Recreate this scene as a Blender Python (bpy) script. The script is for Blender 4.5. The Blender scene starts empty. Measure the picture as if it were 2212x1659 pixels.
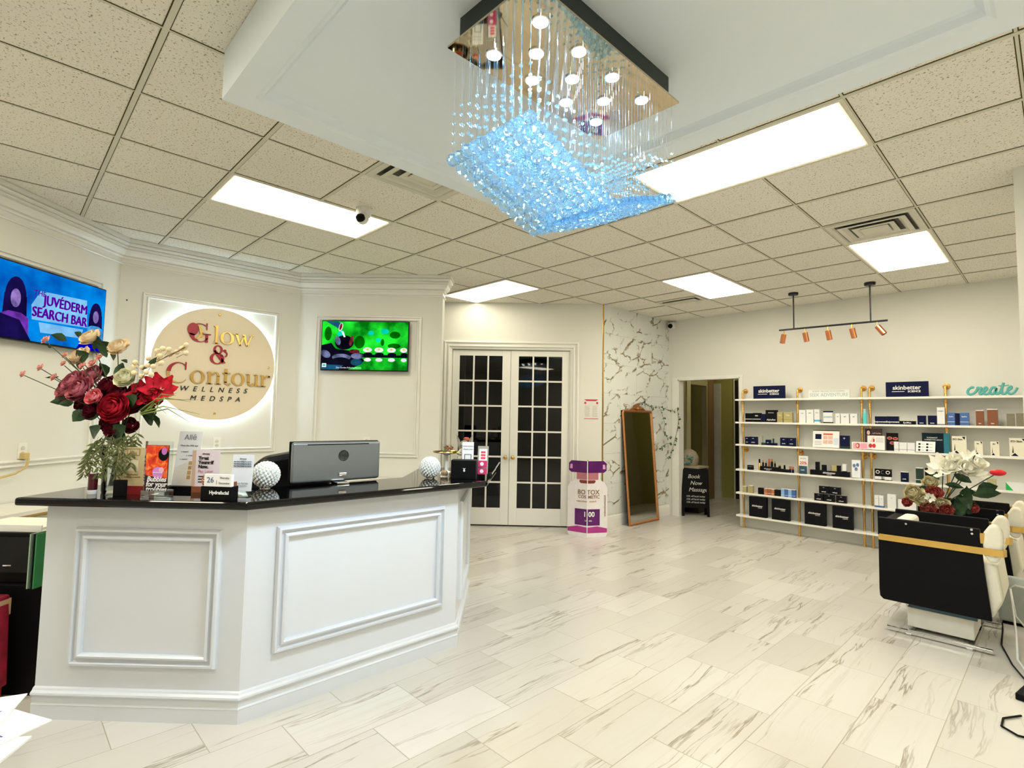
import bpy, math, random
from mathutils import Matrix, Vector, Euler
random.seed(7)
SC = bpy.context.scene
COL = SC.collection
PI = math.pi
R = math.radians

# ------------------------------------------------------------------ camera, world, exposure
F_PX, YAW, PITCH, ROLL = 1152.78, -0.803271, 0.064762, 0.0181335
CAM = Vector((3.13235, -0.413723, 1.44))
fw = Vector((math.sin(YAW) * math.cos(PITCH), math.cos(YAW) * math.cos(PITCH), math.sin(PITCH)))
r0 = Vector((math.cos(YAW), -math.sin(YAW), 0)); u0 = r0.cross(fw)
cr = math.cos(ROLL) * r0 + math.sin(ROLL) * u0
cu = -math.sin(ROLL) * r0 + math.cos(ROLL) * u0
cd = bpy.data.cameras.new('camera'); cam = bpy.data.objects.new('camera', cd); COL.objects.link(cam)
cd.sensor_fit = 'HORIZONTAL'; cd.sensor_width = 36.0; cd.lens = 36.0 * F_PX / 2212.0
cd.clip_start = 0.05; cd.clip_end = 60
Mc = Matrix((cr, cu, -fw)).transposed().to_4x4(); Mc.translation = CAM
cam.matrix_world = Mc
SC.camera = cam
SC.view_settings.view_transform = 'Standard'
SC.view_settings.look = 'None'
SC.view_settings.gamma = 1.0
SC.view_settings.use_curve_mapping = False
SC.view_settings.exposure = 0.0
SC.cycles.max_bounces = 10
SC.cycles.diffuse_bounces = 4
SC.cycles.glossy_bounces = 5
SC.cycles.transmission_bounces = 8
SC.cycles.transparent_max_bounces = 24
SC.cycles.caustics_reflective = False
SC.cycles.caustics_refractive = False
SC.cycles.sample_clamp_indirect = 10.0
w = bpy.data.worlds.new('world'); SC.world = w; w.use_nodes = True
w.node_tree.nodes['Background'].inputs[0].default_value = (0.5, 0.55, 0.6, 1)
w.node_tree.nodes['Background'].inputs[1].default_value = 0.05

CEIL = 3.02
TROFFER_W, LED_W = 20.0, 28.0

# ------------------------------------------------------------------ material helpers
def nodes(m):
    m.use_nodes = True
    nt = m.node_tree; nt.nodes.clear()
    return nt
class G:
    """tiny node-graph writer"""
    def __init__(s, name):
        s.m = bpy.data.materials.new(name); s.t = nodes(s.m)
    def n(s, typ, **kw):
        nd = s.t.nodes.new(typ)
        for k, v in kw.items(): setattr(nd, k, v)
        return nd
    def put(s, sock, v):
        if isinstance(v, (int, float)): sock.default_value = v
        elif isinstance(v, (tuple, list)):
            sock.default_value = tuple(v) + ((1,) if len(v) == 3 and len(sock.default_value) == 4 else ())
        else: s.t.links.new(v, sock)
    def math(s, op, a, b=0.0, c=None):
        nd = s.n('ShaderNodeMath', operation=op)
        s.put(nd.inputs[0], a); s.put(nd.inputs[1], b)
        if c is not None: s.put(nd.inputs[2], c)
        return nd.outputs[0]
    def mix(s, f, a, b):
        nd = s.n('ShaderNodeMix', data_type='RGBA')
        s.put(nd.inputs[0], f); s.put(nd.inputs[6], a); s.put(nd.inputs[7], b)
        return nd.outputs[2]
    def ramp(s, f, stops):
        nd = s.n('ShaderNodeValToRGB'); e = nd.color_ramp.elements
        e[0].position, e[0].color = stops[0][0], tuple(stops[0][1]) + (1,)
        e[1].position, e[1].color = stops[-1][0], tuple(stops[-1][1]) + (1,)
        for p, c in stops[1:-1]:
            q = e.new(p); q.color = tuple(c) + (1,)
        s.put(nd.inputs[0], f); return nd.outputs[0]
    def coord(s, which='Object'):
        return s.n('ShaderNodeTexCoord').outputs[which]
    def noise(s, vec, scale, detail=3, rough=.5, dist=0.0):
        nd = s.n('ShaderNodeTexNoise'); s.put(nd.inputs['Vector'], vec)
        nd.inputs['Scale'].default_value = scale; nd.inputs['Detail'].default_value = detail
        nd.inputs['Roughness'].default_value = rough; nd.inputs['Distortion'].default_value = dist
        return nd.outputs['Fac']
    def bsdf(s, color, rough=.5, metal=0.0, spec=.5, **kw):
        b = s.n('ShaderNodeBsdfPrincipled')
        s.put(b.inputs['Base Color'], color); s.put(b.inputs['Roughness'], rough)
        s.put(b.inputs['Metallic'], metal); b.inputs['Specular IOR Level'].default_value = spec
        for k, v in kw.items(): s.put(b.inputs[k.replace('_', ' ')], v)
        return b
    def bump(s, h, dist=.002, st=.5):
        nd = s.n('ShaderNodeBump'); s.put(nd.inputs['Height'], h)
        nd.inputs['Distance'].default_value = dist; nd.inputs['Strength'].default_value = st
        return nd.outputs[0]
    def out(s, sh):
        o = s.n('ShaderNodeOutputMaterial')
        s.t.links.new(sh.outputs[0] if hasattr(sh, 'outputs') else sh, o.inputs[0]); return s.m
def vary(c, k): return tuple(max(0, min(1, v * k)) for v in c)
MC = {}
def mat(name, color=(.8, .8, .8), rough=.5, metal=0.0, emit=0.0, ns=18.0, amt=.08, spec=.5, coat=0.0, bump=0.0):
    """plain procedural paint / plastic / metal with slight unevenness"""
    if name in MC: return MC[name]
    g = G(name); f = g.noise(g.coord(), ns, 3)
    col = g.mix(f, vary(color, 1 - amt), vary(color, 1 + amt))
    b = g.bsdf(col, rough, metal, spec)
    if coat: b.inputs['Coat Weight'].default_value = coat; b.inputs['Coat Roughness'].default_value = .03
    if emit:
        g.put(b.inputs['Emission Color'], col); b.inputs['Emission Strength'].default_value = emit
    if bump: g.put(b.inputs['Normal'], g.bump(g.noise(g.coord(), ns * 4, 4), bump))
    MC[name] = g.out(b); return MC[name]

def sep(g, vec):
    nd = g.n('ShaderNodeSeparateXYZ'); g.put(nd.inputs[0], vec); return nd.outputs
def comb(g, x, y, z=0.0):
    nd = g.n('ShaderNodeCombineXYZ'); g.put(nd.inputs[0], x); g.put(nd.inputs[1], y); g.put(nd.inputs[2], z); return nd.outputs[0]

def m_floor():
    g = G('floor_tile'); P = g.coord(); X, Y, Z = sep(g, P)
    u = g.math('DIVIDE', g.math('SUBTRACT', X, .559), .3025)
    row = g.math('FLOOR', u)
    par = g.math('ABSOLUTE', g.math('MODULO', row, 2.0))
    v = g.math('DIVIDE', g.math('SUBTRACT', g.math('SUBTRACT', Y, .625), g.math('MULTIPLY', par, .3)), .6)
    colm = g.math('FLOOR', v)
    fu = g.math('FRACT', u); fv = g.math('FRACT', v)
    du = g.math('MULTIPLY', g.math('MINIMUM', fu, g.math('SUBTRACT', 1.0, fu)), .3025)
    dv = g.math('MULTIPLY', g.math('MINIMUM', fv, g.math('SUBTRACT', 1.0, fv)), .6)
    grout = g.math('LESS_THAN', g.math('MINIMUM', du, dv), .0022)
    wn = g.n('ShaderNodeTexWhiteNoise', noise_dimensions='2D'); g.put(wn.inputs['Vector'], comb(g, row, colm))
    rnd = wn.outputs['Value']; rc = wn.outputs['Color']
    off = g.n('ShaderNodeVectorMath', operation='SCALE'); g.put(off.inputs[0], rc); off.inputs['Scale'].default_value = 37.0
    warp = g.noise(P, 1.6, 2)
    xs = g.math('ADD', g.math('MULTIPLY', X, 11.0), g.math('MULTIPLY', warp, 1.3))
    st = g.n('ShaderNodeVectorMath', operation='ADD'); g.put(st.inputs[0], comb(g, xs, g.math('MULTIPLY', Y, .6))); g.put(st.inputs[1], off.outputs[0])
    n1 = g.noise(st.outputs[0], .62, 6, .58)
    line = g.math('ABSOLUTE', g.math('SUBTRACT', n1, .5))
    vein = g.ramp(line, [(0.0, (1, 1, 1)), (.006, (.6, .6, .6)), (.016, (0, 0, 0))])
    st2 = g.n('ShaderNodeVectorMath', operation='ADD'); g.put(st2.inputs[0], comb(g, g.math('MULTIPLY', X, 30.0), g.math('MULTIPLY', Y, .9))); g.put(st2.inputs[1], off.outputs[0])
    n2 = g.noise(st2.outputs[0], 1.0, 5, .6)
    streak = g.ramp(n2, [(.52, (0, 0, 0)), (.75, (1, 1, 1))])
    mask = g.ramp(g.noise(st.outputs[0], .42, 2), [(.46, (.04, .04, .04)), (.62, (1, 1, 1))])
    base = g.mix(rnd, (.565, .54, .485), (.66, .64, .59))
    c = g.mix(g.math('MULTIPLY', g.math('MULTIPLY', streak, .6), mask), base, (.47, .44, .38))
    c = g.mix(g.math('MULTIPLY', g.math('MULTIPLY', vein, .8), mask), c, (.24, .19, .12))
    c = g.mix(grout, c, (.38, .345, .27))
    b = g.bsdf(c, g.mix(grout, (.24,) * 3, (.7,) * 3), 0, .5)
    g.put(b.inputs['Normal'], g.bump(g.math('SUBTRACT', 1.0, grout), .0015, .6))
    return g.out(b)

def m_marble():
    g = G('marble_tile'); P = g.coord(); X, Y, Z = sep(g, P)
    row = g.math('FLOOR', g.math('DIVIDE', g.math('SUBTRACT', Z, .17), .41))
    fz = g.math('FRACT', g.math('DIVIDE', g.math('SUBTRACT', Z, .17), .41))
    par = g.math('ABSOLUTE', g.math('MODULO', row, 2.0))
    v = g.math('DIVIDE', g.math('ADD', X, g.math('MULTIPLY', par, .41)), .82)
    fv = g.math('FRACT', v)
    d = g.math('MINIMUM', g.math('MULTIPLY', g.math('MINIMUM', fz, g.math('SUBTRACT', 1.0, fz)), .41),
               g.math('MULTIPLY', g.math('MINIMUM', fv, g.math('SUBTRACT', 1.0, fv)), .82))
    grout = g.math('LESS_THAN', d, .002)
    wn = g.n('ShaderNodeTexWhiteNoise', noise_dimensions='2D'); g.put(wn.inputs['Vector'], comb(g, row, g.math('FLOOR', v)))
    off = g.n('ShaderNodeVectorMath', operation='SCALE'); g.put(off.inputs[0], wn.outputs['Color']); off.inputs['Scale'].default_value = 9.0
    xr = g.math('ADD', g.math('MULTIPLY', X, 1.15), g.math('MULTIPLY', Z, -.75))
    zr = g.math('ADD', g.math('MULTIPLY', Z, 1.5), g.math('MULTIPLY', X, .25))
    st = g.n('ShaderNodeVectorMath', operation='ADD'); g.put(st.inputs[0], comb(g, xr, zr)); g.put(st.inputs[1], off.outputs[0])
    n0 = g.noise(st.outputs[0], 5.0, 5, .65)
    st3 = g.n('ShaderNodeVectorMath', operation='ADD'); g.put(st3.inputs[0], st.outputs[0])
    cc = g.n('ShaderNodeVectorMath', operation='SCALE'); g.put(cc.inputs[0], comb(g, n0, n0)); cc.inputs['Scale'].default_value = .35
    g.put(st3.inputs[1], cc.outputs[0])
    vo = g.n('ShaderNodeTexVoronoi', feature='DISTANCE_TO_EDGE'); g.put(vo.inputs['Vector'], st3.outputs[0]); vo.inputs['Scale'].default_value = 2.6
    vein = g.ramp(vo.outputs['Distance'], [(0.0, (1, 1, 1)), (.022, (.9, .9, .9)), (.05, (0, 0, 0))])
    mask = g.ramp(g.noise(st.outputs[0], 3.2, 3), [(.44, (0, 0, 0)), (.56, (1, 1, 1))])
    f = g.math('MULTIPLY', vein, mask)
    base = g.mix(g.noise(P, 3.0, 4), (.66, .68, .64), (.76, .77, .74))
    c = g.mix(f, base, g.mix(n0, (.05, .03, .02), (.34, .24, .10)))
    c = g.mix(grout, c, (.5, .5, .46))
    return g.out(g.bsdf(c, .22, 0, .5))

def m_ceil():
    g = G('ceiling_tile'); P = g.coord()
    n = g.noise(P, 95.0, 2, .6, .6); n2 = g.noise(P, 2.0, 2)
    pit = g.ramp(n, [(.60, (0, 0, 0)), (.65, (1, 1, 1))])
    base = g.mix(n2, (.77, .74, .655), (.83, .80, .715))
    c = g.mix(g.math('MULTIPLY', pit, .8), base, (.22, .20, .09))
    b = g.bsdf(c, .9, 0, .1)
    return g.out(b)

def m_wall(name, c):
    g = G(name); P = g.coord()
    n = g.noise(P, 140.0, 3)
    b = g.bsdf(g.mix(g.noise(P, 1.5, 2), vary(c, .97), vary(c, 1.03)), .55, 0, .3)
    g.put(b.inputs['Normal'], g.bump(n, .0006, .5))
    return g.out(b)

def m_diffuser(name, c, s):
    g = G(name); P = g.coord()
    X, Y, Z = sep(g, P)
    n = g.noise(comb(g, g.math('MULTIPLY', X, .5), g.math('MULTIPLY', Y, 9.0)), 1.0, 3)
    e = g.n('ShaderNodeEmission'); g.put(e.inputs[0], g.mix(n, vary(c, .93), c)); e.inputs[1].default_value = s
    return g.out(e)

def m_crystal():
    g = G('cut_crystal')
    gl = g.n('ShaderNodeBsdfGlass'); gl.inputs['Color'].default_value = (.74, .90, 1, 1); gl.inputs['IOR'].default_value = 1.5; gl.inputs['Roughness'].default_value = .02
    tr = g.n('ShaderNodeBsdfTransparent'); tr.inputs[0].default_value = (.9, .97, 1, 1)
    tl = g.n('ShaderNodeBsdfTranslucent'); g.put(tl.inputs[0], g.mix(g.noise(g.coord(), 60, 2), (.30, .62, .95), (.75, .9, 1.0)))
    m1 = g.n('ShaderNodeMixShader'); m1.inputs[0].default_value = .05
    g.t.links.new(gl.outputs[0], m1.inputs[1]); g.t.links.new(tl.outputs[0], m1.inputs[2])
    m2 = g.n('ShaderNodeMixShader'); m2.inputs[0].default_value = .22
    g.t.links.new(m1.outputs[0], m2.inputs[1]); g.t.links.new(tr.outputs[0], m2.inputs[2])
    return g.out(m2)
def m_glass(name, tint=(1, 1, 1), k=.12):
    g = G(name)
    tr = g.n('ShaderNodeBsdfTransparent'); g.put(tr.inputs[0], g.mix(g.noise(g.coord(), 4, 2), vary(tint, .97), tint))
    gs = g.n('ShaderNodeBsdfGlossy'); gs.inputs['Roughness'].default_value = .02
    fr = g.n('ShaderNodeFresnel'); fr.inputs[0].default_value = 1.5
    f = g.math('MAXIMUM', fr.outputs[0], k * .5)
    m = g.n('ShaderNodeMixShader'); g.put(m.inputs[0], f)
    g.t.links.new(tr.outputs[0], m.inputs[1]); g.t.links.new(gs.outputs[0], m.inputs[2])
    return g.out(m)

WALL = m_wall('wall_paint', (.74, .735, .68))
TRIM = mat('white_trim_paint', (.80, .795, .75), .3, ns=6, amt=.02)
FLOORM = m_floor(); MARBLE = m_marble(); CEILM = m_ceil()
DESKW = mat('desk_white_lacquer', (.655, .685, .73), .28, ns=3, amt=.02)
BLACK = mat('black_plastic', (.003, .003, .0035), .5, spec=.12)
BLKGLOSS = mat('polished_black_granite', (.002, .002, .0025), .035, spec=.45, coat=0, ns=80, amt=.5)
GOLD = mat('brushed_gold', (.86, .56, .16), .22, 1.0)
COPPER = mat('copper', (.86, .33, .15), .2, 1.0)
WHITE = mat('white_card', (.83, .83, .82), .5, amt=.02)
CREAM = mat('cream_card', (.82, .78, .66), .5, amt=.04)
NAVY = mat('navy_card', (.003, .006, .04), .5, spec=.15)
LEAF = mat('dark_green_leaf', (.010, .045, .010), .45, ns=40, amt=.6)
LEAF2 = mat('olive_leaf', (.22, .27, .06), .5, ns=40, amt=.5)
CHROME = mat('chrome', (.8, .8, .82), .08, 1.0, amt=.02)
RED = mat('dark_red', (.35, .01, .015), .4)
INK = mat('black_ink', (.015, .015, .018), .6)
GREYINK = mat('grey_ink', (.18, .18, .2), .6)
GLASS = m_glass('clear_glass', (.95, .98, .98), .16)
MIRROR = mat('mirror_silver', (.82, .82, .80), .015, 1.0, amt=.005)

# ------------------------------------------------------------------ mesh helpers
class MB:
    def __init__(s): s.v = []; s.f = []; s.M = None
    def add(s, vs, fs):
        o = len(s.v)
        for p in vs:
            p = Vector(p); s.v.append(s.M @ p if s.M else p)
        s.f += [tuple(i + o for i in f) for f in fs]; return s
    def box(s, x0, x1, y0, y1, z0, z1):
        return s.add([(x0, y0, z0), (x1, y0, z0), (x1, y1, z0), (x0, y1, z0), (x0, y0, z1), (x1, y0, z1), (x1, y1, z1), (x0, y1, z1)],
                     [(3, 2, 1, 0), (4, 5, 6, 7), (0, 1, 5, 4), (1, 2, 6, 5), (2, 3, 7, 6), (3, 0, 4, 7)])
    def prism(s, poly, a, b, ax='z'):
        n = len(poly)
        P = {'z': lambda p, t: (p[0], p[1], t), 'y': lambda p, t: (p[0], t, p[1]), 'x': lambda p, t: (t, p[0], p[1])}[ax]
        vs = [P(p, a) for p in poly] + [P(p, b) for p in poly]
        return s.add(vs, [tuple(range(n))[::-1], tuple(range(n, 2 * n))] + [(i, (i + 1) % n, n + (i + 1) % n, n + i) for i in range(n)])
    def lathe(s, prof, n=20, c=(0, 0, 0)):
        vs = []; fs = []
        for r, z in prof:
            for i in range(n):
                a = 2 * PI * i / n; vs.append((c[0] + r * math.cos(a), c[1] + r * math.sin(a), c[2] + z))
        for k in range(len(prof) - 1):
            for i in range(n):
                j = (i + 1) % n; fs.append((k * n + i, k * n + j, (k + 1) * n + j, (k + 1) * n + i))
        if prof[0][0] > 1e-6: fs.append(tuple(range(n))[::-1])
        if prof[-1][0] > 1e-6: fs.append(tuple((len(prof) - 1) * n + i for i in range(n)))
        return s.add(vs, fs)
    def tube(s, pts, r, n=8, cap=True):
        pts = [Vector(p) for p in pts]; m = len(pts)
        rs = r if isinstance(r, (list, tuple)) else [r] * m
        vs = []; fs = []; prev = None
        for i, p in enumerate(pts):
            d = (pts[min(i + 1, m - 1)] - pts[max(i - 1, 0)]).normalized()
            if prev is None:
                a = Vector((0, 0, 1)) if abs(d.z) < .9 else Vector((1, 0, 0)); u = d.cross(a).normalized()
            else: u = (prev - d * prev.dot(d)).normalized()
            prev = u; w_ = d.cross(u)
            for k in range(n):
                a = 2 * PI * k / n; vs.append(p + (u * math.cos(a) + w_ * math.sin(a)) * rs[i])
        for i in range(m - 1):
            for k in range(n):
                j = (k + 1) % n; fs.append((i * n + k, i * n + j, (i + 1) * n + j, (i + 1) * n + k))
        if cap: fs.append(tuple(range(n))[::-1]); fs.append(tuple((m - 1) * n + k for k in range(n)))
        return s.add(vs, fs)
    def sph(s, c, r, n=10, m=6, sc=(1, 1, 1)):
        prof = [(r * math.sin(PI * i / m), -r * math.cos(PI * i / m)) for i in range(m + 1)]
        vs = [(c[0], c[1], c[2] - r * sc[2])]; fs = []
        for rr, z in prof[1:-1]:
            for i in range(n):
                a = 2 * PI * i / n; vs.append((c[0] + rr * math.cos(a) * sc[0], c[1] + rr * math.sin(a) * sc[1], c[2] + z * sc[2]))
        vs.append((c[0], c[1], c[2] + r * sc[2])); L = len(vs) - 1
        for i in range(n):
            j = (i + 1) % n; fs.append((0, 1 + j, 1 + i)); fs.append((L, L - n + i, L - n + j))
            for k in range(m - 2): fs.append((1 + k * n + i, 1 + k * n + j, 1 + (k + 1) * n + j, 1 + (k + 1) * n + i))
        return s.add(vs, fs)
    def sweep(s, path, prof, closed=False, ax='z'):
        """path: 2D points; prof: (offset to the right of travel, height); mitred"""
        n = len(path); P = [Vector(p) for p in path]; vs = []; fs = []; m = len(prof)
        def nrm(a, b):
            d = (b - a).normalized(); return Vector((d.y, -d.x))
        for i in range(n):
            if closed: n1 = nrm(P[i - 1], P[i]); n2 = nrm(P[i], P[(i + 1) % n])
            else:
                n1 = nrm(P[max(i - 1, 0)], P[max(i, 1)]) if i > 0 else nrm(P[0], P[1])
                n2 = nrm(P[i], P[i + 1]) if i < n - 1 else n1
            bis = (n1 + n2).normalized(); k = 1 / max(.3, bis.dot(n1))
            for o, z in prof:
                q = P[i] + bis * (o * k)
                vs.append((q.x, q.y, z) if ax == 'z' else (q.x, -z, q.y))
        seg = n if closed else n - 1
        for i in range(seg):
            j = (i + 1) % n
            for k in range(m - 1): fs.append((i * m + k, j * m + k, j * m + k + 1, i * m + k + 1))
        if not closed: fs.append(tuple(range(m))); fs.append(tuple((n - 1) * m + k for k in range(m))[::-1])
        return s.add(vs, fs)
    def mesh(s, name):
        me = bpy.data.meshes.new(name); me.from_pydata([tuple(v) for v in s.v], [], s.f); me.update(); return me
    def build(s, name, material, parent=None, smooth=False, bevel=0.0, loc=None, rot=None, label=None, seg=2):
        me = s.mesh(name); me.materials.append(material)
        if smooth:
            me.shade_smooth()
            try: me.set_sharp_from_angle(angle=R(40))
            except Exception: pass
        o = bpy.data.objects.new(name, me); COL.objects.link(o)
        if parent: o.parent = parent
        if loc: o.location = loc
        if rot is not None: o.rotation_euler = rot if isinstance(rot, (tuple, list)) else (0, 0, rot)
        if bevel:
            b = o.modifiers.new('bevel', 'BEVEL'); b.width = bevel; b.segments = seg; b.limit_method = 'ANGLE'
        if label: o['label'] = label
        return o
def inst(me, name, parent=None, loc=None, rot=None, scale=None, label=None):
    o = bpy.data.objects.new(name, me); COL.objects.link(o)
    if parent: o.parent = parent
    if loc is not None: o.location = loc
    if rot is not None: o.rotation_euler = rot
    if scale is not None: o.scale = (scale,) * 3 if isinstance(scale, (int, float)) else scale
    if label: o['label'] = label
    return o
def tag(o, label=None, cat=None, group=None, kind=None):
    if label: o['label'] = label
    if cat: o['category'] = cat
    if group: o['group'] = group
    if kind: o['kind'] = kind
    return o
def thing(name, label, cat, loc=(0, 0, 0), rot=0.0, group=None):
    o = bpy.data.objects.new(name, None); COL.objects.link(o); o.location = loc
    o.rotation_euler = rot if isinstance(rot, (tuple, list)) else (0, 0, rot)
    o.empty_display_size = .05
    return tag(o, label, cat, group)
def struct(o): o['kind'] = 'structure'; return o
def dup(root, label=None, loc=None, rot=None, parent=None, group=None):
    c = root.copy(); COL.objects.link(c)
    if parent is not None: c.parent = parent
    if loc is not None: c.location = loc
    if rot is not None: c.rotation_euler = (0, 0, rot)
    if label: c['label'] = label
    if group: c['group'] = group
    for ch in list(root.children): dup(ch, parent=c)
    return c
def text(body, size, material, parent, loc, name='lettering', ext=.0006, align='CENTER', rot=(PI / 2, 0, 0), bold=0.0, shear=0.0, space=1.0, sx=1.0, label=None, line=1.0):
    cu_ = bpy.data.curves.new(name, 'FONT'); cu_.body = body; cu_.size = size; cu_.extrude = ext
    cu_.align_x = align; cu_.align_y = 'CENTER'; cu_.offset = bold; cu_.shear = shear; cu_.space_character = space
    cu_.space_line = line; cu_.resolution_u = 3
    t = bpy.data.objects.new(name, cu_); COL.objects.link(t)
    dg = bpy.context.evaluated_depsgraph_get()
    me = bpy.data.meshes.new_from_object(t.evaluated_get(dg)); me.name = name
    COL.objects.unlink(t); bpy.data.objects.remove(t)
    me.materials.clear(); me.materials.append(material)
    return inst(me, name, parent, loc, rot, (sx, 1, 1), label)
def arc(cx, cy, rx, ry, a0, a1, n=16):
    return [(cx + rx * math.cos(R(a0 + (a1 - a0) * i / n)), cy + ry * math.sin(R(a0 + (a1 - a0) * i / n))) for i in range(n + 1)]
def wallmx(p0, ang): return (p0[0], p0[1], 0), R(ang)
A45 = R(45)
# ------------------------------------------------------------------ the room
A0 = (-2.845, .34); B1 = (-2.845, 1.995); C1 = (-1.70, 3.14)      # alcove corners
FD = (-1.197, 5.466)
def slab(name, p0, p1, z0, z1, th, material, holes=()):
    """wall from p0 to p1 with its room face on the line, thickness behind (left of travel)"""
    p0 = Vector(p0); p1 = Vector(p1); L = (p1 - p0).length; ang = math.atan2(p1.y - p0.y, p1.x - p0.x)
    mb = MB(); xs = [0.0]
    for a, b, h0, h1 in holes:
        mb.box(xs[-1], a, 0, th, z0, z1)
        if h0 > z0: mb.box(a, b, 0, th, z0, h0)
        mb.box(a, b, 0, th, h1, z1); xs.append(b)
    mb.box(xs[-1], L, 0, th, z0, z1)
    return struct(mb.build(name, material, loc=(p0.x, p0.y, 0), rot=ang))
struct(MB().box(-6, 6.6, -4.6, 12.2, -.05, 0).build('floor', FLOORM))
ce = struct(MB().box(-6, 6.6, -4.6, 12.2, CEIL, CEIL + .05).build('ceiling', CEILM))
# ceiling tee grid
BARM = mat('ceiling_tee_paint', (.60, .58, .47), .5, ns=5, amt=.04)
EDGEM = mat('tile_edge_shadow', (.07, .055, .012), .9, spec=.1)  # tile reveal shadow put into the colour of dark strips
mb = MB(); me_ = MB()
STEP = .6096
for k in range(-9, 11):
    x = k * STEP
    if -6 < x < 6.6: mb.box(x - .0055, x + .0055, -4.5, 7.2, CEIL - .004, CEIL + .001); me_.box(x - .0095, x + .0095, -4.5, 7.2, CEIL - .002, CEIL + .001)
for k in range(-7, 12):
    y = k * STEP
    mb.box(-6, 6.5, y - .0115, y + .0115, CEIL - .006, CEIL + .001); me_.box(-6, 6.5, y - .0155, y + .0155, CEIL - .0025, CEIL + .001)
struct(mb.build('ceiling_grid', BARM)); struct(me_.build('ceiling_shadow_strips', EDGEM))
# alcove walls
aA = (A0[0] + 3.6 * .7071, A0[1] - 3.6 * .7071)
slab('wall_left', aA, A0, 0, CEIL, .15, WALL)
slab('wall_alcove', A0, B1, 0, CEIL, .15, WALL)
slab('wall_alcove_right', B1, C1, 0, CEIL, .16, WALL)
# french door wall; hole for the doors
fdL = (FD[0] - 3.0 * .7071, FD[1] - 3.0 * .7071)
slab('wall_french_door', fdL, FD, 0, CEIL, .12, WALL, holes=[(3 - 2.045, 3 - .447, 0, 2.372)])
slab('wall_hall_end', (fdL[0] - 1.5, fdL[1] + .2), fdL, 0, CEIL, .12, WALL)
# marble wall
mw = slab('wall_marble', (FD[0], FD[1] - .0), (FD[0], 7.2), 0, CEIL, .12, MARBLE)
# shelf wall with doorway
slab('wall_back', (-1.35, 7.2), (6.5, 7.2), 0, CEIL, .14, WALL, holes=[(1.35 - 1.034, 1.35 - .07, 0, 2.09)])
slab('wall_right', (6.5, 7.2), (6.5, -4.5), 0, CEIL, .1, WALL)
slab('wall_front', (6.5, -4.5), (-3.5, -4.5), 0, CEIL, .1, WALL)
slab('wall_front_left', (-3.5, -4.5), (aA[0], aA[1]), 0, CEIL, .1, WALL)
struct(MB().box(2.963, 3.38, 3.96, 4.35, 0, CEIL).build('wall_column', WALL))
# soffit box carrying the chandelier, with a recessed centre
sx0, sx1, sy0, sy1 = .635, 3.12, .215, 2.01
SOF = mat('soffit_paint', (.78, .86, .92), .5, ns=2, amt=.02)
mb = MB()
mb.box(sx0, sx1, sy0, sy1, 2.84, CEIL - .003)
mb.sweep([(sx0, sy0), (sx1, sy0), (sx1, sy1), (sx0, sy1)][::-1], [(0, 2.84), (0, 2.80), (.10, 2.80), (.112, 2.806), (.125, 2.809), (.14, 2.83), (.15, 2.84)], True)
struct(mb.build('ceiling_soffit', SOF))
# crown moulding round the alcove, wrapping the wall end
CROWN = [(0, 2.792), (.010, 2.792), (.016, 2.800), (.004, 2.812), (.004, 2.845), (.020, 2.847), (.026, 2.860), (.018, 2.872), (.030, 2.876), (.048, 2.895), (.062, 2.92), (.056, 2.93),
         (.074, 2.934), (.074, 2.948), (.066, 2.954), (.090, 2.962), (.094, 2.975), (.084, 2.984), (.105, 2.988), (.105, CEIL - .002), (0, CEIL - .002)]
back = (C1[0] - .16 * .7071, C1[1] + .16 * .7071)
struct(MB().sweep([aA, A0, B1, C1, back], CROWN).build('trim_2', TRIM))
BASE = [(0, 0), (.015, 0), (.015, .09), (.012, .1), (.006, .12), (0, .125)]
def sweep_wall(name, pts, prof, m=TRIM): return struct(MB().sweep(pts, prof).build(name, m))
sweep_wall('baseboard_alcove', [aA, A0, B1, C1, back], BASE)
cr_ = (FD[0] - .323 * .7071, FD[1] - .323 * .7071)
sweep_wall('baseboard_marble', [cr_, FD, (FD[0], 7.2)], [(0, 0), (.016, 0), (.016, .11), (.012, .12), (.012, .135), (.005, .15), (0, .155)])
struct(MB().box(-.012, .004, -.004, .02, 0, CEIL).build('trim_3', GOLD, loc=(FD[0], FD[1], 0), rot=0))   # brass edge strip of the marble
# panel mouldings: picture frame trims on the walls
FR = [(0, 0), (0, .016), (.005, .024), (.013, .024), (.016, .006), (.032, .006), (.036, .022), (.044, .024), (.05, .016), (.05, 0)]
def wall_frame(name, p0, ang, s0, s1, z0, z1, prof=FR, parent=None):
    o = MB().sweep([(s0, z0), (s0, z1), (s1, z1), (s1, z0)], prof, True, ax='y').build(name, TRIM, parent, loc=None if parent else (p0[0], p0[1], 0), rot=None if parent else R(ang))
    return struct(o) if not parent else o
wall_frame('trim_4', A0, 135, -1.9, -.205, 1.02, 2.565)
wall_frame('trim_5', A0, 90, .519 - .34, 1.782 - .34, 1.04, 2.56)
wall_frame('trim_6', B1, 45, .198, 1.392, .99, 2.56)
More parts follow.
